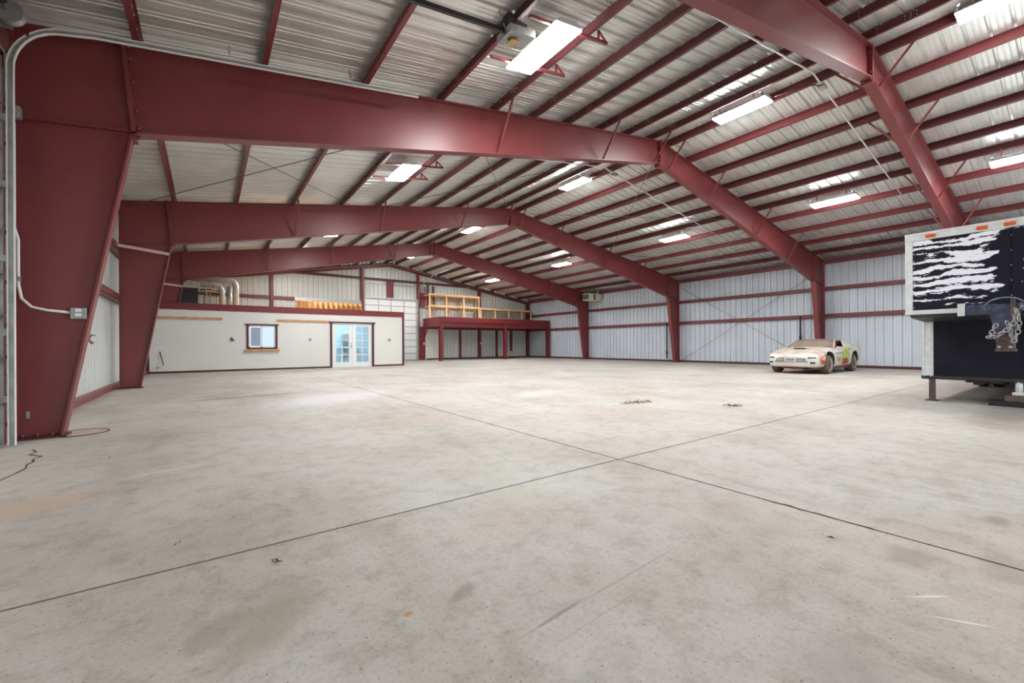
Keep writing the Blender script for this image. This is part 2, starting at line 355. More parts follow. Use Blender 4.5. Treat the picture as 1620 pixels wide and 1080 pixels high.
# local x -> world y, local z -> up the slope, local y -> outward
def basis(ex, ey, ez, loc):
    m4 = Matrix.Identity(4)
    for i, e in enumerate((ex, ey, ez)):
        for r in range(3): m4[r][i] = e[r]
    m4.translation = Vector(loc)*S; return m4
for i in range(39):
    y = Y0+i*PW
    for sgn in (1, -1):
        ez = Vector((sgn*math.cos(ang), 0, math.sin(ang))); ex = Vector((0, 1, 0)); ey = ez.cross(ex)
        if ey.z > 0: ey = -ey
        # ribs go to -local y of mesh(out=-1) => local y must point down
        o = bpy.data.objects.new('panel', rp); col.objects.link(o); o.parent = ceil
        x0 = -.28 if sgn > 0 else W+.28
        o.matrix_local = basis(ex, ey, ez, (x0, y, 6.0+.215-SLP*.28))
MB().prism([(xr-.3, Y0, 8.6+.215-.3*SLP), (xr, Y0, 8.6+.205), (xr+.3, Y0, 8.6+.215-.3*SLP), (xr, Y0, 8.6+.26)], (0, Y9-Y0, 0)).build('ridge_cap', 'roof', ceil)
PL = [1.4, 3.2, 5.05, 6.85, 8.4, 9.7, 11.0, 12.4, 13.7, 15.02]
PR = [W-15.02+.06, 17.25, 18.6, 19.95, 21.35, 22.6, 24.15, 26.0, 27.8, 29.45]
FY = [3.28, 9.19, 18.33, 27.6]
def purlin(x, up):                 # Z section: up = +1 lip up the slope
    z = rz(x); mb = MB(); nx = -SLP if x < xr else SLP
    n = Vector((nx, 0, 1)).normalized(); t = Vector((n.z, 0, -n.x)) if x < xr else Vector((-n.z, 0, n.x))
    def P(a, b, y): return Vector((x, y, z)) + t*a + n*b
    th = .012; h = .205
    prof = [(-.075, 0), (-.075, .025), (-.063, .025), (-.063, th), (0, th), (0, h), (.07, h), (.07, h-.012), (th, h-.012), (th, 0)]
    mb.prism([P(a, b, Y0+.02) for a, b in prof], (0, Y9-Y0-.04, 0)); return mb, P
bolts = MB(); screws = MB()
for x in PL+PR:
    mb, P = purlin(x, 1); mb.build('purlin', 'red' if x in (PR[1], PR[6], PR[7], PR[8], PL[0], PL[1], PL[2]) else 'purlin', ceil)  # plain red for purlins that catch light, shade-darkened red for the rest
    for fy in FY:
        for dy in (-.98, -.88, -.78, -.3, .3, .78, .88, .98):
            for b in ((.06, .14) if abs(dy) != .88 else (.05, .1, .15)):
                q = P(-.004, b, fy+dy)
                if x > xr: pass
                bolts.box(q.x-.014, q.x+.03, q.y-.011, q.y+.011, q.z-.011, q.z+.011)
    k = 0
    y = Y0+.06
    while y < 24:
        if y > 1.0:
            q = P(-.02, .19, y); screws.bar(q, q+Vector((0, 0, -.016)), .03, .03, (0, 1, 0))
        y += PW/2
bolts.build('purlin_bolts', 'chrome', ceil)['kind'] = 'stuff'
screws.build('roof_screws', 'chrome', ceil)['kind'] = 'stuff'
# eave struts
for x in (-.12, W+.12):
    MB().box(x-.09, x+.09, Y0+.02, Y9-.02, 5.88, 6.12).build('eave_strut', 'red', ceil)
# diagonal roof bracing rods, bay between the second and third frame
for (a, b) in [((.2, 18.1), (7.5, 9.4)), ((.2, 9.4), (7.5, 18.1)), ((7.8, 18.1), (15.2, 9.4)), ((7.8, 9.4), (15.2, 18.1)), ((15.7, 18.1), (23, 9.4)), ((15.7, 9.4), (23, 18.1)), ((23.3, 18.1), (30.6, 9.4)), ((23.3, 9.4), (30.6, 18.1))]:
    MB().cyl((a[0], a[1], rz(a[0])-.22), (b[0], b[1], rz(b[0])-.22), .013, 6).build('bracing_rod', 'wire', ceil)
for yy_ in (4.42, 11.75):
    pts = [(9.0, yy_-.1, rz(9)-.03), (xr, yy_, 8.6-.03), (16.2, yy_, rz(16.2)-.05), (24.2, yy_, rz(24.2)-.04)]
    MB().tube([(6.4, yy_-.1, rz(6.4)-.03)]+pts, .022, 8).build('conduit', 'white', ceil)
    MB().box(15.95, 16.2, yy_-.08, yy_+.08, rz(16.1)-.1, rz(16.1)-.02).build('junction_box', 'galv', ceil)
    MB().tube([(16.0, yy_, 8.42), (15.7, yy_+.15, 8.42), (15.55, yy_+1.0, 8.45)], .015, 6).build('conduit', 'maroon', ceil)

# ------------------------------------------------------------------ walls
def zt(x): return rz(x) + .2
wpanels = {}
def wall_panels(parent, along, fixed, a0, n, w, zfun, outsign, m, zlow=lambda a: 0.0):
    for i in range(n):
        a = a0+i*w; zl = zlow(a+w/2); L = zfun(a+w/2)-zl
        key = (round(L, 2), m, round(w, 3), outsign, along)
        if key not in wpanels:
            out = outsign
            wpanels[key] = sheet_mesh('panel', w, round(L, 2), m, -out if along == 'y' else out)
        o = bpy.data.objects.new('panel', wpanels[key]); col.objects.link(o); o.parent = parent
        if along == 'x': o.location = (a*S, fixed*S, zl*S)
        else:
            o.location = (fixed*S, a*S, zl*S); o.rotation_euler = (0, 0, math.pi/2)
def girt_y(parent, x, y0, y1, z, s):     # C girt on the inside of a side wall
    MB().box(min(x, x+s*.02), max(x, x+s*.02), y0, y1, z-.1, z+.1).box(min(x, x+s*.2), max(x, x+s*.2), y0, y1, z+.085, z+.1).box(min(x, x+s*.2), max(x, x+s*.2), y0, y1, z-.1, z-.085).box(min(x+s*.19, x+s*.2), max(x+s*.19, x+s*.2), y0, y1, z-.1, z+.1).build('girt', 'red', parent)
wr = struct('wall_right')
wall_panels(wr, 'y', W+.22, Y0, 39, PW, lambda a: 6.27, 1, 'wallp')
for z in (2.91, 4.45):
    girt_y(wr, W+.2, Y0+.1, Y9-.1, z, -1)
o = MB().box(W+.1, W+.2, Y0+.1, Y9-.1, 0, .14).build('baseboard_right', 'maroon'); o['kind'] = 'structure'
for (a, b) in [((18.1, .1), (9.4, 5.5)), ((18.1, 5.5), (9.4, .1))]:
    MB().cyl((W+.05, a[0], a[1]), (W+.05, b[0], b[1]), .013, 6).build('bracing_rod', 'wire', wr)
for y, z0 in ((10.3, 1.2), (19.28, .22)):
    MB().cyl((W-.02, y, z0), (W-.02, y, 2.95), .05, 10).cyl((W-.02, y, z0+.35), (W-.02, y, z0+.6), .075, 10).build('drain_pipe', 'dark', wr)
wl = struct('wall_left')
nf = int(round((Y9-9.3)/PW)); wall_panels(wl, 'y', -.22, Y9-nf*PW, nf, PW, lambda a: 6.27, -1, 'wallw')
na = int(round((3.3-Y0)/PW)); wall_panels(wl, 'y', -.22, Y0, na, PW, lambda a: 6.27, -1, 'wallw')
ya, yb = Y0+na*PW, Y9-nf*PW
wall_panels(wl, 'y', -.22, ya, 5, (yb-ya)/5, lambda a: 6.27, -1, 'wallw', lambda a: 5.2)
for z in (2.93, 4.5):
    girt_y(wl, -.2, 9.25, Y9-.1, z, 1); girt_y(wl, -.2, Y0+.1, 3.2, z, 1)
o = MB().box(-.2, -.08, 9.3, Y9-.1, 0, .16).box(-.2, -.03, 9.3, Y9-.1, .15, .17).build('baseboard_left', 'red'); o['kind'] = 'structure'
for y in (3.55, 8.75):
    MB().box(-.2, .02, y-.06, y+.06, 0, 5.4).build('door_jamb', 'red', wl)
MB().box(-.2, .02, 3.5, 8.8, 5.2, 5.4).build('door_header', 'red', wl)
MB().bar((-.16, 18.0, 4.56), (1.25, 18.15, 4.43), .05, .09).build('strut', 'pink', wl)
MB().bar((-.16, 27.3, 4.56), (1.25, 27.4, 4.43), .05, .09).build('strut', 'pink', wl)
wb = struct('wall_back')
def endlow(a): return 5.55 if 13.1 < a < 17.95 else 0
nb = 28; wbw = (W+.44)/nb
wall_panels(wb, 'x', Y9, -.22, nb, wbw, lambda a: zt(a)+.1, 1, 'wallw', endlow)
for i in range(nb):      # gable infill follows the slope
    pass
for (a, b) in ((.2, 6.1), (6.4, 12.85), (18.2, 24.5), (24.8, W-.1)):
    for z in ((5.06,) if a < 13 else (2.95, 5.0)):
        MB().box(a, b, Y9-.2, Y9-.02, z-.1, z+.1).build('girt', 'red', wb)
MB().box(7.2, 24.0, Y9-.2, Y9-.02, 7.02, 7.2).build('girt', 'maroon', wb)
MB().box(13.0, 18.0, Y9-.12, Y9-.02, 6.7, 6.76).build('girt', 'galv', wb)
for x, w_, top in ((6.25, .2, 7.0), (12.98, .22, 8.1), (18.0, .2, 8.1), (24.6, .26, 6.95), (W-.1, .3, 5.9)):
    MB().box(x-w_/2, x+w_/2, Y9-.3, Y9-.28, 0, top).box(x-w_/2, x+w_/2, Y9-.05, Y9-.03, 0, top).box(x-.012, x+.012, Y9-.29, Y9-.04, 0, top).build('column', 'red', wb)
for x, w_, z0, top in ((18.42, .55, 0, 2.95), (20.2, .14, 0, 2.9), (22.4, .16, 0, 2.95), (26.7, .16, 0, 2.95), (28.55, .16, .7, 2.95), (18.5, .5, 4.95, 6.2), (19.0, .12, 5.0, 7.0), (19.55, .12, 5.0, 6.9)):
    MB().box(x-w_/2, x+w_/2, Y9-.22, Y9-.05, z0, top).build('wall_stud', 'redtrim', wb)
MB().box(15.12, 15.68, Y9-.2, Y9-.05, 5.55, 7.03).build('header_post', 'redtrim', wb)
for s in (0, 1):         # sloping end rafter
    a, b = (0, xr) if s == 0 else (W, xr)
    MB().prism([(a, Y9-.25, rz(a)-.28), (b, Y9-.25, 8.6-.28), (b, Y9-.25, 8.62), (a, Y9-.25, rz(a)+.02)], (0, .03, 0)).bar((a, Y9-.2, rz(a)-.28), (b, Y9-.2, 8.32), .25, .03).build('end_rafter', 'red', wb)
MB().tube([(.3, Y9-.35, rz(.3)-.1), (xr, Y9-.35, 8.5), (W-.3, Y9-.35, rz(.3)-.1)], .03, 6).build('conduit', 'galv', wb)
o = MB().box(18.1, W-.1, Y9-.16, Y9-.02, 0, .13).build('baseboard_back', 'maroon'); o['kind'] = 'structure'
# front wall behind the camera with two tall open doorways
wf = struct('wall_front')
fmb = MB().box(-.2, 3.5, Y0-.06, Y0, 0, 8.2).box(13.5, 17.3, Y0-.06, Y0, 0, 8.9).box(27.3, W+.2, Y0-.06, Y0, 0, 6.4)
fmb.prism([(3.5, Y0-.06, 5.3), (13.5, Y0-.06, 5.3), (13.5, Y0-.06, 8.45), (3.5, Y0-.06, 6.8)], (0, .06, 0)).prism([(17.3, Y0-.06, 5.3), (27.3, Y0-.06, 5.3), (27.3, Y0-.06, 6.8), (17.3, Y0-.06, 8.45)], (0, .06, 0))
fmb.build('panel', 'wallw', wf)

# ------------------------------------------------------------------ portal frames
boltm = MB().cyl((0, 0, 0), (0, -.05, 0), .03, 6).mesh('bolt'); boltm.materials.append(M['red'])
KX, KZ, BX = 1.31, 4.79, .5
def portal(y, label, near=False):
    t = thing('portal_frame', label, 'steel frame', (0, y, 0), 'red steel portal frames across the hall')
    fw, th = .24, .028
    for s in (0, 1):
        X = (lambda x: x) if s == 0 else (lambda x: W-x)
        zk = rz(KX-.12)
        def P(x, z, dy=0): return (X(x), y+dy, z)
        mb = MB().prism([P(0, 0, -.01), P(BX, 0, -.01), P(KX, KZ, -.01), P(KX-.12, zk, -.01), P(0, 6.0, -.01)], (0, .02, 0))
        mb.bar(P(th/2, .0), P(th/2, 6.0), fw, th, (1, 0, 0)).bar(P(BX, 0), P(KX, KZ), fw, th, (1, 0, 0)).bar(P(0, 6.0), P(KX-.12, zk), fw, th)
        c = mb.build('column', 'red', t)
        MB().bar(P(.02, 4.66), P(KX-.02, KZ+.03), fw*.8, .022).build('stiffener', 'red', c)
        MB().bar(P(.02, 4.05, -.012), P(KX-.25, 4.05, -.012), .006, .012).build('weld_seam', 'red', c)
        MB().box(*sorted((X(-.05), X(BX+.06))), y-.17, y+.17, 0, .03).build('base_plate', 'maroon', c)
        for bx in (.1, .25, .4):
            inst('anchor_bolt', boltm, c, P(bx, .03, -.09), (-math.pi/2, 0, 0), (.6, 1.0, .6))
        def zb(x): return KZ + (7.8-KZ)*(x-KX)/(xr-KX)
        mb = MB().prism([P(KX, KZ, -.01), P(xr, 7.8, -.01), P(xr, 8.6, -.01), P(KX-.12, zk, -.01)], (0, .02, 0))
        mb.bar(P(KX, KZ), P(xr, 7.8), fw, th).bar(P(KX-.12, zk), P(xr, 8.6-th/2), fw, th)
        r = mb.build('rafter', 'red', t)
        MB().bar(P(KX+.03, KZ-.1), P(KX-.11, zk+.03), fw, .06, (1, 0, 0)).build('knee_plate', 'red', r)
        for f in (.02, .12, .3, .6, .85, .97):
            inst('bolt', boltm, r, P(KX+.06-.14*f, KZ-.08+(zk-KZ+.1)*f, -.07), (0, 0, (math.pi/2 if s == 0 else -math.pi/2)))
        MB().bar(P(8.0, zb(8.0)+.02, -.012), P(8.0, rz(8.0)-.02, -.012), .006, .02, (1, 0, 0)).build('splice_seam', 'red', r)
        lst = [5.05, 8.4, 12.4, 15.02] if s == 0 else [W-15.9, W-18.6, W-22.6, W-26.0]
        for x in lst:
            for sg in (-1, 1):
                if near and x == 5.05 and sg < 0: continue
                if y == FY[0] and s == 0 and sg < 0: continue
                zz = zb(x)+.03 if x > KX else KZ+.1
                p = P(x, max(zz, KZ+.05), sg*.1); q = P(x, rz(x)-.0, sg*.78)
                MB().bar(p, q, .055, .012, (1, 0, 0)).bar(Vector(p)+Vector((.025, 0, 0)), Vector(q)+Vector((.025, 0, 0)), .012, .055, (1, 0, 0)).build('flange_brace', 'red', t)
    rpz = MB().box(xr-.045, xr+.045, y-fw/2, y+fw/2, 7.68, 8.62).build('ridge_plate', 'red', t)
    for z in (7.76, 7.92, 8.4, 8.54):
        for dy in (-.07, .07):
            inst('bolt', boltm, rpz, (xr-.05, y+dy, z), (0, 0, -math.pi/2))
    return t
portal(FY[0], 'red steel roof frame nearest the camera, its rafter crossing the upper right above the trailer')
f1 = portal(FY[1], 'second red steel frame, its wide tapered column at the left edge by the overhead door', True)
portal(FY[2], 'third red steel frame, its left column between the front column and the white office')
portal(FY[3], 'farthest red steel frame, its right column carrying the unit heater')
# column extras on the second frame: conduit and outlet box
t = thing('outlet_box', 'grey metal double outlet box fed by white conduit on the red front column', 'outlet', (.68, 9.1, 1.78))
MB().box(.6, .78, 9.06, 9.17, 1.77, 1.94).build('box', 'galv', t, bevel=.008)
for z in (1.81, 1.88): MB().box(.655, .725, 9.05, 9.062, z, z+.045).build('socket', 'white', t)
MB().tube([(.05, 9.03, 4.55), (.05, 9.03, 3.05), (.07, 9.1, 2.9), (.07, 9.1, 2.25), (.1, 9.1, 2.05), (.2, 9.1, 1.93), (.35, 9.1, 1.89), (.6, 9.1, 1.865)], .02, 8).build('conduit', 'white', t)
MB().box(.02, .1, 9.04, 9.1, 2.3, 2.36).build('clip', 'galv', t)
solo(MB().box(.12, .16, 9.165, 9.178, .3, .4), 'tag_plate', 'galv', (.14, 9.17, .3), 'tiny pale tag near the foot of the red front column', 'tag')
# hose bib on the left wall
t = thing('hose_tap', 'brass hose tap with blue handle beside the inner edge of the front column', 'tap', (-.1, 13.9, 1.45))
MB().tube([(-.2, 13.9, 1.5), (.02, 13.9, 1.5), (.08, 13.9, 1.42)], .035, 8).build('body', 'brass', t)
MB().cyl((0, 13.9, 1.52), (.06, 13.9, 1.62), .015, 6).torus((.06, 13.9, 1.63), .06, .012, (.3, 0, 1), 14, 6).build('handle', 'blueknob', t)

# ------------------------------------------------------------------ overhead door at the left edge, track and opener
d = thing('overhead_door', 'closed white sectional overhead door at the left edge of the hall', 'garage door', (-.06, 6.15, 0))
for i in range(9):
    z0 = .02+i*.577
    p = MB().box(-.1, -.04, 3.62, 8.62, z0, z0+.565).box(-.04, -.03, 3.65, 8.6, z0+.18, z0+.2).box(-.04, -.03, 3.65, 8.6, z0+.37, z0+.39).build('door_section', 'white', d)
    MB().box(-.04, -.015, 8.42, 8.6, z0, z0+.565).build('end_stile', 'galv', p)
    MB().box(-.02, .03, 8.4, 8.58, z0-.05, z0+.06).cyl((.03, 8.38, z0), (.03, 8.62, z0), .018, 8).box(-.02, .05, 8.44, 8.47, z0-.04, z0+.04).build('hinge', 'galv', p)
MB().box(-.1, -.03, 3.62, 8.62, .0, .03).build('bottom_seal', 'black', d)
tr = thing('door_track', 'curved galvanised door track rising up the front column and along the roof slope', 'track', (.12, 8.6, 0))
pts = [(.13, 8.62, 0.02), (.13, 8.62, 5.1)]
for k in range(1, 9):
    a = k/9*math.pi/2*.9; pts.append((.13+.62*(1-math.cos(a)), 8.6, 5.1+.72*math.sin(a)))
pts += [(.95, 8.6, 5.89), (6.0, 8.6, 6.73)]
mb = MB()
for a, b in zip(pts[:-1], pts[1:]): mb.bar(a, b, .012, .06, (0, 0, 1) if abs(b[0]-a[0]) > abs(b[2]-a[2]) else (1, 0, 0))
mb.build('rail_web', 'galv', tr)
mb = MB()
for a, b in zip(pts[:-1], pts[1:]):
    hor = abs(b[0]-a[0]) > abs(b[2]-a[2])
    for k in (-.032, .032):
        off = Vector((0, -.025, k)) if hor else Vector((k, -.025, 0))
        mb.bar(Vector(a)+off, Vector(b)+off, .05, .008, (0, 0, 1) if hor else (1, 0, 0))
mb.build('rail_flange', 'white', tr)
MB().box(-.03, -.015, 8.66, 9.07, 0, 5.3).box(-.03, .04, 8.66, 8.675, 0, 5.3).box(-.03, .0, 9.04, 9.055, 0, 5.3).build('mounting_angle', 'galv', tr)
for z in (.35, .75, .9, 1.3, 1.75, 2.35, 3.05, 3.7, 4.3, 4.8):
    hb = MB().box(-.015, .02, 8.8, 9.0, z, z+.05).cyl((.0, 8.9, z+.06), (.05, 8.9, z+.06), .03, 8).build('hinge_bracket', 'galv', tr)
    MB().box(-.016, -.01, 8.93, 8.98, z-.12, z-.07).build('slot', 'black', tr)
for z in (.6, 1.5, 2.5, 3.5, 4.4): MB().box(-.02, .1, 8.6, 8.68, z, z+.09).build('bracket', 'galv', tr)
MB().box(.12, .2, 8.66, 8.76, 4.5, 4.66).build('splice_bracket', 'galv', tr)
for x in (2.6, 4.6): MB().bar((x, 8.62, rz(x)-.15), (x, 8.72, rz(x)+.05), .05, .012, (1, 0, 0)).build('hanger', 'galv', tr)
sp = thing('torsion_shaft', 'door spring shaft with cable drum above the overhead door at the top left', 'door spring', (.2, 7.5, 5.65))
MB().cyl((.2, 3.8, 5.7), (.2, 8.5, 5.7), .02, 8).build('shaft', 'galv', sp)
MB()._lathe((.2, 8.2, 5.7), (0, 1, 0), [(0, .15), (.02, .15), (.03, .12), (.07, .12), (.1, .15), (.12, .15)], 24).build('drum', 'galv', sp)
MB().cyl((.2, 7.0, 5.7), (.2, 8.0, 5.7), .06, 12).build('spring', 'dark', sp)
MB().box(.0, .2, 8.36, 8.4, 5.55, 5.85).build('bearing_plate', 'galv', sp)
MB().cyl((.08, 8.26, 5.6), (.04, 8.4, .1), .006, 5).build('cable', 'wire', sp)
op = thing('door_opener', 'grey trolley door opener with a yellow sticker hung beside the brightest lamp', 'door opener', (6.75, 6.05, 6.6))
MB().prism([(6.5, 5.85, 6.72), (7.05, 5.85, 6.81), (7.05, 5.85, 6.95), (6.5, 5.85, 6.86)], (0, .42, 0)).build('cover', 'galv', op, bevel=.01)
MB().bar((6.62, 6.06, 6.7), (6.78, 6.06, 6.726), .16, .012).build('sticker', 'label', op)
MB()._lathe((6.55, 5.9, 6.98), (0, 1, 0), [(0, .1), (.3, .1)], 16).box(6.62, 6.9, 5.9, 6.2, 6.88, 7.02).build('motor', 'dark', op)
MB().bar((6.55, 6.05, 6.84), (.4, 6.05, 5.9), .06, .07).build('rail', 'dark', op)
for x in (6.5, 6.95):
    MB().bar((x, 6.0, 6.85), (x-.1, 6.05, rz(x)+.05), .03, .012, (1, 0, 0)).build('hanger', 'galv', op)

# ------------------------------------------------------------------ lamps
rown = {'L': 'left slope', 'M': 'ridge', 'R': 'right slope'}
def lamp(x, y, row, label, bright=True):
    if row == 'L': z = rz(x)-.16; tilt = -ang
    elif row == 'R': z = rz(x)-.2; tilt = ang*.6
    else: z = 8.42; tilt = 0
    t = thing('ceiling_lamp', label, 'lamp', (x, y, z), 'fluorescent lamps under the roof')
    t.rotation_euler = (0, tilt, 0)
    hw, hl = .33, .78
    if row != 'L': hw = .26
    B = Vector((x, y, z))
    def Q(a, b, c): return B+Vector((a, b, c))
    MB().add([Q(-hw, -hl, 0), Q(hw, -hl, 0), Q(hw, hl, 0), Q(-hw, hl, 0), Q(-hw*.6, -hl, .1), Q(hw*.6, -hl, .1), Q(hw*.6, hl, .1), Q(-hw*.6, hl, .1)],
             [(4, 5, 6, 7), (0, 4, 7, 3), (1, 2, 6, 5), (0, 1, 5, 4), (3, 7, 6, 2), (0, 3, 2, 1)]).build('housing', 'fixw', t)
    for s in (-1, 1):
        a0, a1 = sorted((s*.026, s*(hw-.012)))
        MB().box(x+a0, x+a1, y-hl+.02, y+hl-.02, z-.03, z-.002).build('tube_panel', 'tube', t)
    for s in (-1, 1):
        if row == 'L':
            yb = y+s*.62
            m = MB().bar(Q(-.8, s*.62, .04), Q(1.2, s*.62, .04), .05, .05)
            m.bar(Q(1.2, s*.62, .04), Q(.98, s*.62, .24), .04, .03, (0, 1, 0)).bar(Q(.98, s*.62, .24), Q(.95, s*.62, .04), .04, .03, (0, 1, 0))
            m.build('bracket', 'red', t)
        else:
            MB().tube([Q(-.3, s*.5, .06), Q(-.34, s*.5, .22), Q(-.5, s*.5, .26)], .02, 6).build('bracket', 'red', t)
            MB().bar(Q(-.4, s*.7, .1), Q(.4, s*.7, .1), .04, .03).build('crossbar', 'galv', t)
    return t
for row, x, y, lb in [('L', 7.62, 6.35, 'largest bright lamp at the top centre beside the door opener'),
        ('L', 7.62, 13.6, 'bright lamp on red brackets seen under the front rafter, above the white office'),
        ('L', 7.55, 22.8, 'small distant lamp low over the office, on the left roof slope'),
        ('M', 15.45, 6.3, 'bright ridge lamp right of the front rafter peak, beside the white conduit'),
        ('M', 15.45, 13.45, 'ridge lamp seen just under the peak of the front rafter'),
        ('M', 15.45, 22.5, 'glaring lamp just below the peak of the third frame'),
        ('M', 15.6, 1.0, 'lamp cut off by the top edge near the upper right corner'),
        ('L', 7.55, 31.7, 'added lamp on the left slope, unseen behind the farthest rafter, brightening the back wall'),  # out of view, added to lift the light on the back wall
        ('M', 15.45, 31.7, 'smallest ridge lamp, peeping under the peak of the farthest rafter'),
        ('R', 23.0, 6.25, 'bright lamp left of the nearest rafter, above the parked car'),
        ('R', 23.0, 13.5, 'lamp on the right slope between the second and third rafters'),
        ('R', 23.0, 22.6, 'small lamp on the right slope, above and left of the unit heater'),
        ('R', 23.0, 31.7, 'farthest small lamp, above the wooden racks on the mezzanine'),
        ('R', 23.0, 1.25, 'lamp cut off by the right edge above the trailer')]:
    lamp(x, y, row, lb)

# ------------------------------------------------------------------ white office room
OY, OX1, OT = 27.35, 13.0, 3.58
of = thing('office_room', 'white walled office room with dark red parapet and trim at the back left', 'office', (6.4, OY, 0))
def panel_with_holes(x0, x1, z0, z1, holes, y0, y1):
    mb = MB(); xs = sorted({x0, x1} | {h[0] for h in holes} | {h[1] for h in holes})
    for a, b in zip(xs[:-1], xs[1:]):
        hs = sorted([h for h in holes if h[0] <= a and h[1] >= b], key=lambda h: h[2]); z = z0
        for h in hs:
            if h[2] > z: mb.box(a, b, y0, y1, z, h[2])
            z = h[3]
        if z < z1: mb.box(a, b, y0, y1, z, z1)
    return mb
WX0, WX1, WZ0, WZ1 = 4.12, 5.42, 1.26, 2.48
DX0, DX1, DZ1 = 8.46, 10.88, 2.74
panel_with_holes(-.05, OX1, 0, 3.3, [(WX0, WX1, WZ0, WZ1), (DX0, DX1, 0, DZ1)], OY, OY+.15).build('front_wall', 'drywall', of)
MB().box(OX1-.15, OX1, OY+.15, Y9-.3, 0, 3.3).build('side_wall', 'drywall', of)
MB().box(-.05, OX1, OY+.15, Y9-.3, 3.2, 3.3).build('roof_deck', 'woodo', of)
MB().box(-.05, OX1+.03, OY-.04, OY+.02, 3.24, OT).box(OX1-.03, OX1+.03, OY, Y9-.3, 3.24, OT).build('parapet', 'redtrim', of)
MB().box(-.05, DX0-.12, OY-.025, OY, 0, .1).box(DX1+.12, OX1, OY-.025, OY, 0, .1).build('base_trim', 'maroon', of)
MB().box(OX1-.1, OX1+.02, OY-.03, OY, 0, 3.25).build('corner_trim', 'maroon', of)
for a, b in ((.1, 2.95), (5.5, 8.32)): MB().box(a, b, OY-.06, OY, 2.75, 2.87).build('ledger_board', 'wood', of, bevel=.006)
w = MB().box(WX0-.1, WX0, OY-.04, OY, WZ0-.06, WZ1+.05).box(WX1, WX1+.1, OY-.04, OY, WZ0-.06, WZ1+.05).box(WX0-.17, WX1+.17, OY-.06, OY, WZ1+.03, WZ1+.1).box(WX0-.05, WX1+.05, OY-.04, OY, WZ0-.08, WZ0).build('window_frame', 'maroon', of)
MB().box(WX0-.2, WX1+.2, OY-.12, OY, WZ0-.2, WZ0-.08).build('sill_board', 'wood', w, bevel=.006)
mx = (WX0+WX1)/2-.03
MB().box(WX0, WX0+.06, OY, OY+.08, WZ0, WZ1).box(WX1-.06, WX1, OY, OY+.08, WZ0, WZ1).box(WX0, WX1, OY, OY+.08, WZ0, WZ0+.06).box(WX0, WX1, OY, OY+.08, WZ1-.06, WZ1).box(mx-.04, mx+.04, OY, OY+.09, WZ0, WZ1).build('sash', 'white', w)
MB().box(WX0+.06, mx-.04, OY+.04, OY+.048, WZ0+.06, WZ1-.06).build('pane', 'glass', w)
MB().box(mx+.04, WX1-.06, OY+.055, OY+.063, WZ0+.06, WZ1-.06).build('pane', 'glass', w)
MB().box(WX0+.11, mx-.07, OY+.028, OY+.034, WZ0+.11, WZ1-.11).build('insect_screen', 'screen', w)
MB().box(DX0-.12, DX0, OY-.05, OY+.02, 0, DZ1+.04).box(DX1, DX1+.12, OY-.05, OY+.02, 0, DZ1+.04).box(DX0-.2, DX1+.2, OY-.06, OY+.02, DZ1, DZ1+.09).build('door_casing', 'maroon', of)
dm = (DX0+DX1)/2
for (a, b) in ((DX0+.01, dm-.01), (dm+.01, DX1-.01)):
    gx0, gx1, gz0, gz1 = a+.2, b-.2, .32, DZ1-.16
    lf = panel_with_holes(a, b, .03, DZ1-.02, [(gx0, gx1, gz0, gz1)], OY+.03, OY+.08).build('door_leaf', 'white', of)
    cx = (gx0+gx1)/2; mb = MB().box(cx-.018, cx+.018, OY+.03, OY+.08, gz0, gz1)
    for k in range(1, 5):
        z = gz0+(gz1-gz0)*k/5; mb.box(gx0, gx1, OY+.032, OY+.078, z-.018, z+.018)
    mb.build('muntins', 'white', lf)
    for ci in range(2):
        for k in range(5):
            z0 = gz0+(gz1-gz0)*k/5+.018; z1 = gz0+(gz1-gz0)*(k+1)/5-.018
            xa, xb = ((gx0, cx-.018), (cx+.018, gx1))[ci]
            MB().box(xa, xb, OY+.052, OY+.058, z0, z1).build('pane', 'glass', lf)
    if a < dm-.5:
        MB().cyl((b-.08, OY+.03, 1.3), (b-.08, OY-.05, 1.3), .03, 8).torus((b-.08, OY-.05, 1.3), .02, .02, (0, 1, 0), 12, 6).cyl((b-.08, OY+.03, 1.46), (b-.08, OY, 1.46), .03, 8).build('door_knob', 'dark', lf)
MB().box(.1, OX1-.16, 31.0, 31.1, 0, 3.2).box(6.9, 7.0, OY+.15, 31, 0, 3.2).build('inner_wall', 'ltroom', of)
MB().box(8.9, 10.7, 28.6, 29.9, 3.12, 3.18).build('inner_lamp', 'officelamp', of)
MB().box(5.4, 5.9, 29.2, 29.6, 3.12, 3.18).build('inner_lamp', 'officelamp', of)
cb = thing('wall_cabinet', 'grey cabinet seen through the right leaf of the french doors', 'cabinet', (10.2, 30.7, 1.3))
MB().box(9.9, 10.6, 30.6, 30.98, 1.55, 2.15).build('body', 'counter', cb, bevel=.01)
MB().box(9.93, 10.24, 30.57, 30.6, 1.58, 2.12).build('door', 'counter', cb); MB().box(10.26, 10.57, 30.57, 30.6, 1.58, 2.12).build('door', 'counter', cb)
MB().box(9.7, 10.9, 30.4, 30.98, 1.2, 1.28).box(9.75, 9.85, 30.6, 30.98, 0, 1.2).box(10.75, 10.85, 30.6, 30.98, 0, 1.2).build('counter', 'white', cb)
for x, nm in ((7.22, 'left of the french doors'), (12.02, 'right of the french doors')):
    t = thing('wall_outlet', 'small grey outlet on the office wall '+nm, 'outlet', (x, OY, 1.66), 'outlets on the office wall')
    MB().box(x-.08, x+.08, OY-.03, OY, 1.64, 1.8).build('plate', 'galv', t, bevel=.006)
    for dx_ in (-.035, .035): MB().box(x+dx_-.022, x+dx_+.022, OY-.035, OY-.03, 1.68, 1.76).build('socket', 'counter', t)
t = thing('wall_sconce', 'small dark bracket fitting left of the office window', 'wall fitting', (3.35, OY, 1.6))
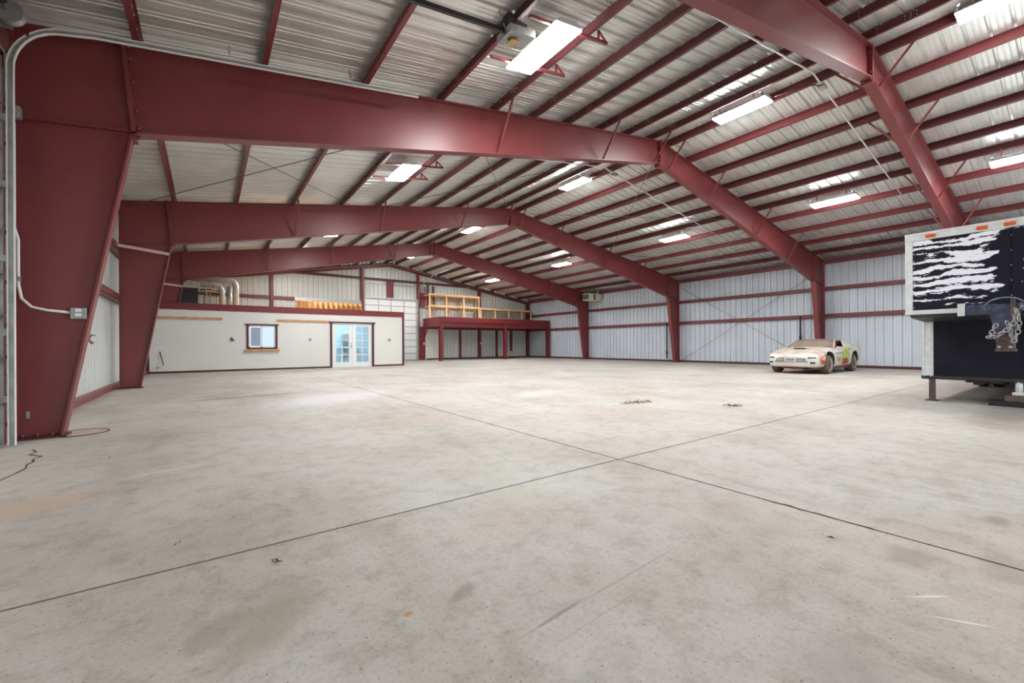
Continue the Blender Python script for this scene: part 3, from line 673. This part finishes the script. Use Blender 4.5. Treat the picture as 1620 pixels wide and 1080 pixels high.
MB().box(3.27, 3.38, OY-.03, OY, 1.62, 1.83).build('back_plate', 'counter', t); MB().bar((3.34, OY-.03, 1.76), (3.44, OY-.12, 1.64), .05, .05).build('arm', 'dark', t)
MB().cyl((.35, OY-.04, 1.1), (.5, OY-.12, .42), .02, 6).build('pull_rod', 'maroon', of)
MB().box(.22, .32, OY-.05, OY, .25, .34).build('outlet', 'galv', of)

# on the office roof: furnace, ducts, boards
fu = thing('furnace', 'charcoal furnace cabinet with silver top on the office roof', 'furnace', (1.4, 30.9, 3.3))
MB().box(.75, 1.85, 30.4, 31.3, 3.3, 4.72).build('cabinet', 'furn', fu, bevel=.01)
MB().box(.75, 1.8, 30.4, 31.3, 4.72, 5.0).build('plenum', 'duct', fu)
MB().tube([(.9, 30.55, 4.95), (.9, 30.55, 5.05), (1.4, 30.55, 5.07), (1.62, 30.55, 5.0), (1.7, 30.55, 4.85), (1.7, 30.55, 4.7)], .1, 12).build('flue', 'duct', fu)
def duct(pts, r, lb):
    b = pts[-1]; o = MB().tube(pts, r, 16)
    for i in range(4):
        f = (i+.5)/4; q = Vector(pts[0]).lerp(Vector(pts[1]), f); dd = (Vector(pts[1])-Vector(pts[0])).normalized()
        o.torus(q, r+.004, .012, dd, 16, 5)
    return solo(o, 'air_duct', 'duct', b, lb, 'duct', 'silver air ducts over the office')
duct([(1.0, 31.2, 5.38), (3.45, 31.2, 5.38), (3.62, 31.2, 5.32), (3.72, 31.2, 5.1), (3.72, 31.2, 3.3)], .17, 'upper round silver duct that turns down farthest right over the office')
duct([(1.95, 30.9, 4.98), (2.75, 30.9, 4.98), (2.93, 30.9, 4.92), (3.02, 30.9, 4.7), (3.02, 30.9, 3.3)], .14, 'lower round silver duct turning down beside the furnace')
solo(MB().cyl((3.4, 31.5, 3.3), (3.4, 31.5, 5.0), .15, 14).torus((3.4, 31.5, 4.4), .154, .012, (0, 0, 1), 16, 5), 'air_duct', 'duct', (3.4, 31.5, 3.3), 'straight upright silver duct between the two that bend', 'duct', 'silver air ducts over the office')
solo(MB().box(1.5, 1.62, 31.42, 31.54, 3.3, 5.65).box(1.5, 1.95, 31.42, 31.54, 5.5, 5.65), 'duct_hanger', 'galv', (1.5, 31.3, 3.3), 'square silver duct frame above the furnace', 'frame')
MB().tube([(1.9, 31.5, 4.75), (2.3, 31.5, 4.8), (3.0, 31.5, 4.72)], .04, 6).build('pipe', 'brass', fu)
MB().tube([(2.2, 31.5, 4.8), (2.25, 31.5, 4.5), (2.15, 31.5, 4.2), (2.3, 31.5, 3.4)], .05, 6).tube([(2.4, 31.4, 4.6), (2.45, 31.4, 4.2), (2.38, 31.4, 3.4)], .04, 6).build('hose', 'duct', fu)
bd = thing('board_row', 'row of upright orange-brown plywood boards standing on the office roof', 'boards', (9.4, 32, 3.3))
for i in range(13):
    x = 7.25+i*.335
    MB().prism([(x, 32, 3.3), (x+.2, 31.72, 3.3), (x+.33, 32, 3.3), (x+.33, 32, 4.42), (x+.24, 31.86, 4.30), (x, 32, 4.42)][:3], (0, 0, 1.12)).build('board', 'woodo', bd)
MB().box(7.2, 11.65, 31.98, 32.4, 4.42, 4.46).build('top_board', 'wood', bd)
solo(MB().prism([(7.3, 33.2, 3.3), (11.9, 33.2, 3.3), (11.9, 33.2, 4.82), (7.3, 33.2, 4.82)], (0, .04, 0)), 'plastic_sheet', 'galv', (9.5, 33.2, 3.3), 'pale grey sheet standing behind the plywood boards', 'sheet')

# ------------------------------------------------------------------ far overhead door in the back wall
d = thing('overhead_door', 'white ribbed overhead door in the back wall between office and mezzanine', 'garage door', (15.5, Y9-.3, 0))
for i in range(9):
    z0 = .02+i*.6
    p = MB().box(13.1, 17.85, Y9-.32, Y9-.26, z0, z0+.58).build('door_section', 'white', d)
    for zz in (.0,): MB().box(13.1, 17.85, Y9-.335, Y9-.32, z0-.02, z0+.025).build('rib', 'counter', p)
    for xx_ in (13.15, 14.3, 15.4, 16.6, 17.75): MB().box(xx_-.03, xx_+.03, Y9-.345, Y9-.32, z0+.03, z0+.56).build('stile', 'galv', p)
MB().box(13.05, 17.95, Y9-.4, Y9-.3, 5.36, 5.5).build('top_bar', 'galv', d)
MB().box(17.87, 17.95, Y9-.38, Y9-.3, 0, 5.5).build('side_track', 'galv', d)
MB().tube([(17.9, Y9-.4, 5.5), (17.9, Y9-.6, 6.6), (17.9, 33, 7.3), (17.9, 29, 7.35)], .03, 6).build('horizontal_track', 'galv', d)
t = thing('chain_hoist', 'chain hoist gearbox beside the top of the far overhead door', 'hoist', (18.45, Y9-.5, 6.3))
MB()._lathe((18.4, Y9-.45, 6.6), (1, 0, 0), [(0, .16), (.08, .18), (.12, .1), (.18, .1)], 16).box(18.1, 18.4, Y9-.5, Y9-.3, 6.4, 6.9).build('gearbox', 'galv', t)
MB().torus((18.48, Y9-.6, 6.5), .16, .03, (1, 0, 0), 16, 6).build('wheel', 'dark', t)
MB().cyl((18.48, Y9-.75, 6.5), (18.48, Y9-.75, 4.0), .012, 5).build('chain', 'chain', t)
dr = MB().box(18.78, 20.06, Y9-.12, Y9-.06, .02, 2.8).build('door_1', 'drywall'); dr['kind'] = 'structure'
MB().cyl((19.0, Y9-.14, 1.3), (19.0, Y9-.22, 1.3), .035, 8).build('door_handle', 'brass', dr)
MB().box(18.72, 18.8, Y9-.18, Y9-.05, 0, 2.88).box(20.04, 20.12, Y9-.18, Y9-.05, 0, 2.88).box(18.72, 20.12, Y9-.18, Y9-.05, 2.8, 2.88).build('door_frame', 'white', dr)

# ------------------------------------------------------------------ mezzanine
MX0, MY = 18.42, 32.9
mz = thing('mezzanine', 'red steel mezzanine platform on posts in the far right corner', 'mezzanine', (24.5, MY, 0))
MB().box(MX0+.1, W-.1, MY+.1, Y9-.35, 3.62, 3.74).build('deck', 'woodo', mz)
MB().box(MX0, W-.02, MY, MY+.03, 3.42, 3.8).box(MX0, W-.02, MY-.03, MY+.06, 3.36, 3.42).build('upper_fascia', 'redtrim', mz)
MB().box(MX0, W-.02, MY+.04, MY+.07, 2.95, 3.38).box(MX0, W-.02, MY+.0, MY+.12, 2.93, 2.97).build('lower_beam', 'redtrim', mz)
MB().box(MX0, MX0+.03, MY, Y9-.35, 2.95, 3.8).build('side_fascia', 'redtrim', mz)
for x in (MX0+.14, 25.28, W-.2):
    p = MB().box(x-.15, x+.15, MY-.02, MY, 0, 3.4).box(x-.15, x+.15, MY+.24, MY+.26, 0, 3.4).box(x-.012, x+.012, MY, MY+.25, 0, 3.4).build('post', 'redtrim', mz)
    MB().box(x-.17, x+.17, MY-.05, MY+.3, 0, .02).build('base_plate', 'maroon', p)
for i in range(9):
    x = MX0+.9+i*1.35
    MB().box(x-.03, x+.03, MY+.12, Y9-.4, 3.3, 3.6).build('joist', 'redtrim', mz)
MB().bar((18.45, Y9-.6, 2.1), (18.45, Y9-1.3, 2.95), .08, .08).build('knee_brace', 'redtrim', mz)
for x, y, nm in ((18.5, Y9-.32, 'left end'), (24.6, Y9-.36, 'middle')):
    solo(MB().box(x-.05, x+.05, y-.04, y, 1.4, 1.62), 'switch_box', 'white', (x, y, 1.4), 'small white switch on the red wall post at the %s under the mezzanine' % nm, 'switch')
# wooden racks on the mezzanine
RY = 35.6
rk = thing('lumber_rack', 'tall pale lumber rack at the left on the mezzanine deck', 'rack', (21.6, RY, 3.74))
def post(x, z1, par, y=RY, m='woodl'): MB().box(x-.07, x+.07, y, y+.07, 3.74, z1).build('post', m, par, bevel=.005)
def rail(x0, x1, z, par, y=RY-.04, m='woodl', h=.15): MB().box(x0, x1, y, y+.04, z-h/2, z+h/2).build('rail', m, par, bevel=.005)
for x in (18.75, 20.45, 22.3, 23.98): post(x, 6.05, rk); 
for x in (19.3, 21.0, 22.3, 23.98): post(x, 6.05, rk, RY+.7, 'wood')
rail(18.6, 24.1, 6.03, rk); rail(18.6, 24.1, 4.98, rk); rail(18.6, 24.1, 5.98, rk, RY+.78, 'wood'); rail(18.6, 24.1, 4.93, rk, RY+.78, 'wood')
MB().box(18.6, 24.1, RY, RY+.78, 5.86, 5.9).build('shelf_board', 'woodo', rk)
rk2 = thing('lumber_rack', 'low long lumber rack at the right on the mezzanine deck', 'rack', (27.7, RY, 3.74))
for x in (24.2, 25.9, 27.6, 29.3, 30.5): post(x, 5.0, rk2)
rail(24.1, 30.6, 4.93, rk2); rail(24.1, 30.6, 4.88, rk2, RY+.7, 'wood')
MB().box(24.1, 30.6, RY, RY+.7, 4.82, 4.86).build('shelf_board', 'woodo', rk2)
# gas unit heater on the far frame
uh = thing('unit_heater', 'cream unit heater with dark louvres hung beside the farthest right column', 'heater', (29.9, 26.0, 5.2))
MB().box(29.35, 31.0, 25.95, 26.75, 5.22, 5.84).build('cabinet', 'creamp', uh, bevel=.02)
MB().box(29.32, 29.35, 26.0, 26.7, 5.3, 5.76).build('louvre_panel', 'grille', uh)
for i in range(5): MB().box(29.3, 29.33, 26.0, 26.7, 5.32+i*.09, 5.35+i*.09).build('louvre', 'counter', uh)
MB().box(29.9, 30.1, 25.93, 25.95, 5.3, 5.76).build('label_plate', 'grille', uh)
MB().tube([(30.8, 26.3, 5.84), (30.8, 26.3, 6.2)], .1, 10).build('flue', 'duct', uh)
MB().tube([(31.0, 25.9, 5.4), (31.0, 25.8, 5.7), (30.9, 25.8, 6.0)], .05, 8).build('gas_pipe', 'galv', uh)
for x in (29.5, 30.8): MB().cyl((x, 26.1, 5.84), (x, 26.1, rz(x)+.1), .015, 6).build('hanger_rod', 'wire', uh)
MB().bar((29.3, 26.35, 6.0), (31.0, 26.35, 6.0), .05, .04).build('hanger_bar', 'maroon', uh)

# ------------------------------------------------------------------ trailer
TX, TL, TYc = 14.5, 15.93, .89
TY1, TY0 = 2.42, 2*.89-2.42
tl = thing('cargo_trailer', 'gooseneck box trailer with streaked black and white nose at the right edge', 'trailer', (20, TYc, 0))
MB().box(TX+.02, TX+.08, TY0+.1, TY1-.1, 2.0, 3.52).build('nose_panel', 'streak', tl)
MB().box(TX-.02, TX+.1, TY0, TY1, 3.5, 3.64).build('top_rail', 'alu', tl, bevel=.01)
MB().box(TX-.03, TX+.12, TY0, TY1, 3.62, 3.66).build('roof_lip', 'alu', tl)
MB().box(TX-.02, TX+.1, TY0, TY1, 1.94, 2.03).box(TX-.03, TX+.05, TY0, TY1, 1.94, 1.96).build('bottom_rail', 'alu', tl)
for y in (TY1-.12, TY0): MB().box(TX-.01, TX+.14, y, y+.12, 1.96, 3.6).build('corner_post', 'alu', tl, bevel=.015)
for y in (2.02, 1.3, .95, .6, -.2): 
    lt = MB().box(TX-.05, TX-.02, y-.075, y+.075, 3.53, 3.6).build('marker_light', 'amber', tl, bevel=.012)
rv = MB()
for i in range(30):
    for y in (.935, 2.28 if i % 3 == 0 else .935, 1.75 if i % 2 else .935):
        rv.box(TX+.005, TX+.02, y-.006, y+.006, 2.08+i*.047, 2.094+i*.047)
o = rv.build('rivets', 'alu', tl); o['kind'] = 'stuff'
MB().box(TX+.1, 27, TY1-.06, TY1, 1.96, 3.6).box(TL, 27, TY1-.06, TY1, .56, 1.96).box(TX+.1, 27, TY0, TY0+.06, 1.96, 3.6).box(TL, 27, TY0, TY0+.06, .56, 1.96).build('side_wall', 'alu', tl)
MB().box(TX+.1, 27, TY0, TY1, 3.6, 3.64).build('roof', 'alu', tl)
MB().box(TL, 27, TY0, TY1, .5, .58).box(26.95, 27, TY0, TY1, .5, 3.6).build('box_floor', 'dark', tl)
MB().prism([(TX+.02, TY0+.05, 1.95), (TL+.1, TY0+.05, 1.95), (TL+.1, TY0+.05, 1.82), (TX+.25, TY0+.05, 1.88)], (0, TY1-TY0-.1, 0)).build('neck_floor', 'dark', tl)
MB().box(TL, TL+.05, TY0+.05, TY1-.2, .56, 1.9).build('lower_panel', 'navy', tl)
MB().box(TL-.02, TL+.04, TY1-.2, TY1-.02, .56, 1.84).box(TL-.035, TL-.02, TY1-.17, TY1-.15, .56, 1.84).box(TL-.035, TL-.02, TY1-.06, TY1-.04, .56, 1.84).build('lower_corner_post', 'alu', tl)
MB().box(TL-.03, TL+.06, TY0, TY1, .52, .58).build('lower_rail', 'dark', tl)
lg = MB().box(TL+.0, TL+.1, 2.2, 2.3, .02, .56).build('landing_leg', 'rust', tl)
MB().box(TL-.08, TL+.18, 2.14, 2.36, 0, .02).build('foot_plate', 'rust', lg)
jk = MB().cyl((TL+.05, .95, .26), (TL+.05, .95, .56), .055, 12).box(TL-.03, TL+.13, .86, 1.04, .24, .3).build('jack', 'alu', tl)
MB().box(TL+.3, TL+.5, 1.2, 1.75, .44, .5).build('step_plate', 'rust', tl)
MB().box(TL+.2, 26.5, 1.5, 1.62, .4, .5).box(TL+.2, 26.5, .2, .32, .4, .5).build('chassis_rail', 'dark', tl)
for x in (21.6, 22.9):
    MB().cyl((x, TY0+.1, .42), (x, TY1-.1, .42), .06, 8).build('axle', 'dark', tl)
    for y in (2.05, 1.72, .06, -.27):
        wv = MB()._lathe((x, y-.13, .42), (0, 1, 0), [(0, .25), (.01, .38), (.05, .42), (.21, .42), (.25, .38), (.26, .25)], 24).build('wheel', 'tyreb', tl)
        MB()._lathe((x, y-.135, .42), (0, 1, 0), [(0, .22), (.27, .22)], 16).build('rim', 'alu', wv)
# coupler hanging under the nose
MB().box(14.22, TX-.02, 1.1, 1.52, 1.87, 2.07).build('coupler_beam', 'hitch', tl)
MB().box(14.2, 14.3, 1.5, 1.6, 1.86, 2.1).build('bracket_plate', 'alu', tl)
MB().add([(13.9, 1.2, 2.02), (13.9, .78, 2.05), (14.3, .78, 2.05), (14.3, 1.2, 2.02), (13.9, 1.05, 1.42), (13.9, .88, 1.42), (14.15, .88, 1.42), (14.15, 1.05, 1.42)],
         [(0, 1, 2, 3), (7, 6, 5, 4), (0, 4, 5, 1), (1, 5, 6, 2), (2, 6, 7, 3), (3, 7, 4, 0)]).build('coupler_neck', 'hitch', tl)
cp = MB().box(13.86, 14.18, .86, 1.07, 1.18, 1.42).box(13.84, 14.2, .84, 1.09, 1.18, 1.22).box(13.85, 14.19, .85, 1.08, 1.36, 1.44).build('coupler', 'rust', tl, bevel=.01)
for y in (.9, 1.03): MB().cyl((13.84, y, 1.26), (13.8, y, 1.26), .025, 8).build('bolt', 'chain', cp)
MB().box(13.86, 13.9, .84, .9, 1.75, 2.15).build('neck_bar', 'rust', tl)
MB().torus((13.86, .97, 1.99), .235, .013, (.75, .12, 1), 40, 8).build('hoop', 'ring', tl)
link = MB().torus((0, 0, 0), .03, .0085, (0, 1, 0), 14, 6, (1.0, 1.6)).mesh('chain_link'); link.materials.append(M['chain'])
def chain(pts, n):
    P_ = [Vector(p) for p in pts]; seg = [(P_[i+1]-P_[i]).length for i in range(len(P_)-1)]; tot = sum(seg)
    for i in range(n):
        dd = tot*i/(n-1)*.999; k = 0
        while dd > seg[k]: dd -= seg[k]; k += 1
        p = P_[k].lerp(P_[k+1], dd/seg[k]); dr_ = (P_[k+1]-P_[k]).normalized()
        # the link's long axis: find it from the mesh (b axis of the torus)
        ax = Vector((0, 1, 0)); a = ax.orthogonal().normalized(); b = ax.cross(a)
        q = b.rotation_difference(dr_); q = (Matrix.Rotation(math.pi/2*(i % 2)+.4, 3, dr_) @ q.to_matrix()).to_quaternion()
        o = bpy.data.objects.new('chain_link', link); col.objects.link(o); o.parent = tl
        o.location = (p-Vector(tl['_b']))*S; o.rotation_mode = 'QUATERNION'; o.rotation_quaternion = q
chain([(13.75, .82, 1.88), (13.72, .84, 1.75), (13.72, .86, 1.66), (13.72, .93, 1.56), (13.72, 1.03, 1.49), (13.73, 1.12, 1.455)], 9)
chain([(13.73, 1.12, 1.46), (13.76, 1.1, 1.56), (13.8, 1.07, 1.64)], 4)
chain([(13.73, 1.13, 1.44), (13.73, 1.06, 1.44), (13.76, 1.0, 1.5)], 3)
chain([(13.75, .83, 1.9), (13.74, .80, 1.78), (13.74, .79, 1.65), (13.74, .81, 1.5), (13.74, .85, 1.38)], 8)
chain([(13.74, .85, 1.38), (13.76, .89, 1.47), (13.78, .9, 1.58), (13.8, .93, 1.68)], 6)
for (x0, x1, y0, y1, z0, z1, m, lb) in [(15.78, 16.2, .1, 1.36, 0, .11, 'sooty', 'dark sooty timber lying flat under the trailer jack'), (15.82, 16.16, .3, 1.14, .11, .235, 'oldwood', 'grey timber block stacked on the dark timber under the jack')]:
    solo(MB().box(x0, x1, y0, y1, z0, z1), 'timber_block', m, ((x0+x1)/2, (y0+y1)/2, z0), lb, 'timber block', bevel=.012)

# ------------------------------------------------------------------ race car (local metres: u backwards = +x, v = y)
car = bpy.data.objects.new('race_car', None); col.objects.link(car); car.location = (23.22*S, 7.95*S, 0); car['_b'] = (0., 0., 0.)
tag(car, 'dusty white stock race car numbered 25 parked by the right wall', 'car')
def cb_(mb, name, m, parent=car): 
    o = mb.build(name, m, parent, (0, 0, 0), scale=1.0); return o
ST = [  # u, half width, bottom z, side z (belt), top z
 (0.00, .52, .36, .60, .64), (.05, .66, .29, .66, .71), (.16, .79, .25, .70, .77), (.38, .88, .24, .745, .83), (.7, .93, .24, .79, .89), (1.1, .945, .24, .84, .95),
 (1.5, .945, .24, .88, 1.0), (1.9, .94, .24, .90, 1.02), (2.5, .94, .24, .91, 1.02), (3.1, .95, .25, .94, 1.03), (3.5, .955, .27, .98, 1.05), (3.9, .95, .30, 1.0, 1.07), (4.3, .93, .36, .99, 1.06), (4.6, .89, .45, .96, 1.03), (4.72, .82, .55, .93, 1.0)]
def lerp_st(u):
    for i in range(len(ST)-1):
        if ST[i][0] <= u <= ST[i+1][0]:
            f = (u-ST[i][0])/(ST[i+1][0]-ST[i][0]); return [ST[i][k]*(1-f)+ST[i+1][k]*f for k in range(1, 5)]
    return list(ST[-1][1:])
us = [0, .02, .05, .1, .16, .26, .38] + [.38+.12*i for i in range(1, 36)] + [4.62, 4.68, 4.72]
def sect(u):
    hw, zb, zs, zt_ = lerp_st(u)
    P_ = [(0, zb), (.80*hw, zb), (.93*hw, zb+.03), (.985*hw, zb+.12), (1.0*hw, zb+(zs-zb)*.45), (1.0*hw, zs-.14), (.98*hw, zs-.05), (.93*hw, zs), (.80*hw, zs+(zt_-zs)*.55), (.5*hw, zs+(zt_-zs)*.85), (.25*hw, zt_-.005), (0, zt_)]
    return P_
vs = []; fs = []; nS = len(sect(1))
full = nS*2-2
for u in us:
    s_ = sect(u); ring = [(u, y, z) for y, z in s_] + [(u, -y, z) for y, z in s_[-2:0:-1]]
    vs += ring
for i in range(len(us)-1):
    for k in range(full): fs.append((i*full+k, i*full+(k+1) % full, (i+1)*full+(k+1) % full, (i+1)*full+k))
fs.append(tuple(range(full))); fs.append(tuple((len(us)-1)*full+k for k in range(full)))
mb = MB(); mb.add(vs, fs, True); body = cb_(mb, 'body', 'carw')
AX1, AX2, WR = .97, 3.58, .335
cut = MB()
for ax_ in (AX1, AX2):
    for s in (-1, 1): cut.cyl((ax_, s*.62, .40), (ax_, s*1.2, .40), .42, 28)
cut.box(.16, .2, -2, -1.9, 0, .01)
co = cb_(cut, 'cut', 'black'); bm_ = body.modifiers.new('b', 'BOOLEAN'); bm_.object = co; bm_.operation = 'DIFFERENCE'; bm_.solver = 'EXACT'; bm_.material_mode = 'TRANSFER'
bpy.context.view_layer.update(); dg = bpy.context.evaluated_depsgraph_get()
nm = bpy.data.meshes.new_from_object(body.evaluated_get(dg)); body.modifiers.clear(); body.data = nm; bpy.data.objects.remove(co)
print('car slots', [m_.name if m_ else None for m_ in nm.materials])
MB_ = MB
for ax_, rr, wd_ in ((AX1, WR, .26), (AX2, WR+.01, .28)):
    for s in (-1, 1):
        yo = s*.93; yi = s*(.93-wd_)
        w_ = cb_(MB()._lathe((ax_, yi, rr), (0, s, 0), [(0, rr*.7), (.005, rr*.93), (.03, rr), (wd_-.03, rr), (wd_-.005, rr*.93), (wd_, rr*.68), (wd_-.02, rr*.64)], 32), 'wheel', 'tyre')
        cb_(MB()._lathe((ax_, yi+s*.05, rr), (0, s, 0), [(0, rr*.6), (wd_-.07, rr*.64), (wd_-.05, rr*.67), (wd_-.055, rr*.6), (wd_-.11, rr*.5), (wd_-.12, rr*.2), (wd_-.09, rr*.18)], 28), 'rim', 'chrome', w_)
        for k in range(8):
            a = k*math.pi/4; cb_(MB().cyl((ax_+.1*math.cos(a), yo-s*.11, rr+.1*math.sin(a)), (ax_+.1*math.cos(a), yo-s*.095, rr+.1*math.sin(a)), .018, 8), 'rim_hole', 'black', w_)
# greenhouse
def grid(rows, thick=0):
    mb = MB(); n = len(rows[0]); mb.add([p for r in rows for p in r], [(i*n+j, i*n+j+1, (i+1)*n+j+1, (i+1)*n+j) for i in range(len(rows)-1) for j in range(n-1)], True); return mb
def arc(u, z, hw, bow, crown, n=9):
    return [(u+bow*(1-(2*j/(n-1)-1)**2)*-1, hw*(2*j/(n-1)-1), z+crown*(1-(2*j/(n-1)-1)**2)) for j in range(n)]
def solid(o, t): 
    m_ = o.modifiers.new('t', 'SOLIDIFY'); m_.thickness = t; return o
solid(cb_(grid([arc(1.62, .955, .80, .16, .05), arc(1.86, 1.07, .74, .11, .045), arc(2.1, 1.175, .68, .08, .04), arc(2.26, 1.235, .64, .06, .035)]), 'windshield', 'dust'), .012)
solid(cb_(grid([arc(2.25, 1.235, .655, .06, .035), arc(2.32, 1.25, .66, .04, .035), arc(2.7, 1.262, .66, 0, .035), arc(3.0, 1.255, .65, -.02, .035), arc(3.1, 1.24, .63, -.04, .033)]), 'roof', 'dust'), .015)
solid(cb_(grid([arc(3.08, 1.24, .63, -.04, .033), arc(3.45, 1.16, .64, -.06, .035), arc(3.85, 1.06, .66, -.06, .03), arc(4.1, 1.02, .66, -.06, .02)]), 'rear_window', 'dust'), .012)
for s in (-1, 1):
    cb_(MB().bar((1.6, s*.845, .93), (2.28, s*.665, 1.235), .05, .035, (0, 0, 1)).bar((2.25, s*.67, 1.235), (3.1, s*.64, 1.24), .05, .03), 'pillar', 'carw')
    cb_(MB().prism([(2.72, s*.84, .93), (3.0, s*.655, 1.24), (3.14, s*.64, 1.235), (4.05, s*.68, 1.02), (4.0, s*.86, .99)], (0, -s*.02, 0)), 'sail_panel', 'carw')
    cb_(MB().tube([(1.85, s*.7, .95), (2.3, s*.6, 1.19), (2.95, s*.6, 1.2), (3.2, s*.62, .98)], .022, 8).tube([(2.0, s*.68, .94), (2.95, s*.6, 1.19)], .02, 8).tube([(2.5, s*.66, .94), (2.45, s*.62, 1.2)], .02, 8), 'roll_cage', 'carred')
cb_(MB().box(1.9, 3.2, -.62, .62, .98, 1.03), 'tub', 'carred')
cb_(MB().box(2.55, 2.65, -.15, .25, .98, 1.2), 'seat', 'dark')
cb_(MB().box(1.86, 1.98, -.93, -.84, .945, .985), 'mirror_stub', 'carw')
# nose openings: grille, lamps, scoop
def nose_x(y, z):
    for i in range(200):
        u = i*.004; hw, zb, zs, zt_ = lerp_st(u)
        if abs(y) < hw*.97 and zb < z < zs: return u
    return .2
def nose_patch(y0, y1, z0, z1, name, m, off=.012, par=None, rnd=.0):
    n = 14; mb = MB(); pts = []
    for k in range(28):
        a = 2*math.pi*k/28; ca, sa = math.cos(a), math.sin(a); e = .45
        y = (y0+y1)/2+(y1-y0)/2*math.copysign(abs(ca)**e, ca); z = (z0+z1)/2+(z1-z0)/2*math.copysign(abs(sa)**e, sa)
        pts.append((nose_x(y, .5)-off, y, z))
    return cb_(mb.prism(pts, (.03, 0, 0)), name, m, par or car)
cb_(MB().add([(-.02, y, z) for y, z in [(-.5, .36), (.5, .36), (.5, .6), (-.5, .6)]], [(0, 1, 2, 3)]), 'nose_skin', 'carw') if False else None
gr_ = nose_patch(-.47, .47, .45, .60, 'grille', 'grille', .012)
cb_(MB().box(-.03, .0, -.19, .19, .46, .59), 'plate_frame', 'alu', gr_)
cb_(MB().box(-.036, -.02, -.15, .15, .485, .565), 'plate_mesh', 'counter', gr_)
for i in range(4):
    cb_(MB().box(-.026, .01, -.44, -.22, .475+i*.032, .487+i*.032).box(-.026, .01, .22, .44, .475+i*.032, .487+i*.032), 'grille_bar', 'alu', gr_)
for s in (-1, 1):
    cb_(MB().bar((nose_x(.56, .6)-.018, s*.56, .6), (nose_x(.76, .58)-.018, s*.76, .6), .03, .035), 'headlamp_slot', 'black')
    cb_(MB().bar((nose_x(.62, .42)-.018, s*.62, .42), (nose_x(.74, .42)-.018, s*.74, .42), .03, .06), 'fog_recess', 'black')
cb_(MB().box(.78, .98, -.2, .2, .93, .965).box(.775, .79, -.17, .17, .937, .957), 'hood_scoop', 'carw'); cb_(MB().box(.765, .78, -.18, .18, .93, .955), 'scoop_mouth', 'black')
cb_(MB().box(.75, 4.4, -.4, .4, .17, .26).tube([(.35, -.45, .22), (.32, 0, .2), (.35, .45, .22)], .03, 8).tube([(.6, -.8, .33), (.6, 0, .22), (.6, .8, .33)], .035, 8), 'chassis', 'carred')
cb_(MB().tube([(AX2, -.7, .33), (AX2, .7, .33)], .05, 10).tube([(AX1, -.7, .3), (AX1, .7, .3)], .04, 10), 'axles', 'dark')
cb_(MB().box(1.45, 3.1, -.87, -.85, .17, .26), 'side_skirt', 'redtrim')
# vinyl graphics on the camera side
RX = Matrix.Rotation(math.pi/2, 4, 'X')
text_mesh('25', .5, .004, 'lime', 'number', car, Matrix.Translation((2.55, -.96, .72)) @ RX @ Matrix.Diagonal((1.5, 1, 1, 1)), .022, .15)
text_mesh('25', .36, .003, 'redv', 'number_shadow', car, Matrix.Translation((2.45, -.956, .47)) @ RX @ Matrix.Diagonal((1.7, 1, 1, 1)), .03, .15)
MB_ = cb_(MB()._lathe((.42, -.888, .52), (0, 1, 0), [(0, .01), (.001, .17), (.03, .17)], 20), 'round_decal', 'orangev'); MB_.rotation_euler = (0, 0, 0)
cb_(MB().prism([(.26, -.875, .46), (.36, -.897, .52), (.44, -.912, .46), (.52, -.922, .54), (.56, -.925, .44), (.4, -.9, .4)], (0, -.012, 0)), 'flame_decal', 'redv')
cb_(MB().box(1.62, 1.98, -.954, -.94, .44, .6), 'sponsor_decal', 'olive')
cb_(MB().box(1.45, 2.35, -.954, -.94, .74, .765), 'pinstripe', 'purplev')
cb_(MB().box(.5, .62, -.93, -.91, .66, .7).box(.45, .58, -.925, -.9, .76, .775), 'small_decal', 'redv')
for (u, v, w_, l_) in [(.35, -.25, .16, .02), (.42, .15, .22, .02), (.5, -.45, .1, .02), (.62, -.1, .14, .015), (.55, .3, .12, .02)]:
    hw, zb, zs, zt_ = lerp_st(u); cb_(MB().bar((u, v, zt_-.02), (u+.1, v+w_*.3, zt_+.002), .02, .02), 'scuff_decal', 'redv')

# ------------------------------------------------------------------ bits on the floor
def leafbits(x, y, r, n, m, label, cat, grp=None):
    mb = MB()
    for i in range(n):
        a = random.uniform(0, 6.28); d_ = r*random.random()**.7; px, py = x+d_*math.cos(a)*1.3, y+d_*math.sin(a)*.6
        l = random.uniform(.02, .05)*(1.3 if r > .1 else .7); b = random.uniform(0, 6.28); z = .003+random.random()*.02
        c_, s_ = math.cos(b), math.sin(b)
        mb.add([(px, py, z), (px+l*c_-l*.35*s_, py+l*s_+l*.35*c_, z+.012), (px+1.7*l*c_, py+1.7*l*s_, z+.003), (px+l*c_+l*.35*s_, py+l*s_-l*.35*c_, z+.01)], [(0, 1, 2, 3)])
    o = mb.build('dry_leaves' if n > 3 else 'dry_leaf', m, None, (x, y, 0)); o.location = (x*S, y*S, 0); tag(o, label, cat, grp)
    if n > 12: o['kind'] = 'stuff'
leafbits(10.28, 6.2, .38, 90, 'straw', 'larger scatter of brown straw and leaves in the middle of the floor', 'leaves')
leafbits(11.47, 4.6, .17, 40, 'straw', 'smaller scatter of straw to the right of the large one', 'leaves')
leafbits(2.12, 3.62, .03, 3, 'leaf', 'brown dry leaf left of centre, above the long floor joint', 'leaf')
leafbits(2.63, 2.96, .03, 3, 'leaf', 'brown dry leaf just below the long floor joint', 'leaf')
leafbits(5.73, 1.1, .025, 2, 'leaf', 'dark leaf near the right floor joint', 'leaf')
leafbits(6.0, 11.2, .05, 3, 'leaf', 'tiny dark leaf on the far floor before the mezzanine', 'leaf')
leafbits(1.3, 6.9, .02, 2, 'leaf', 'dark speck of leaf near the front column', 'leaf')
for o in list(bpy.data.objects):
    if '_b' in o: del o['_b']
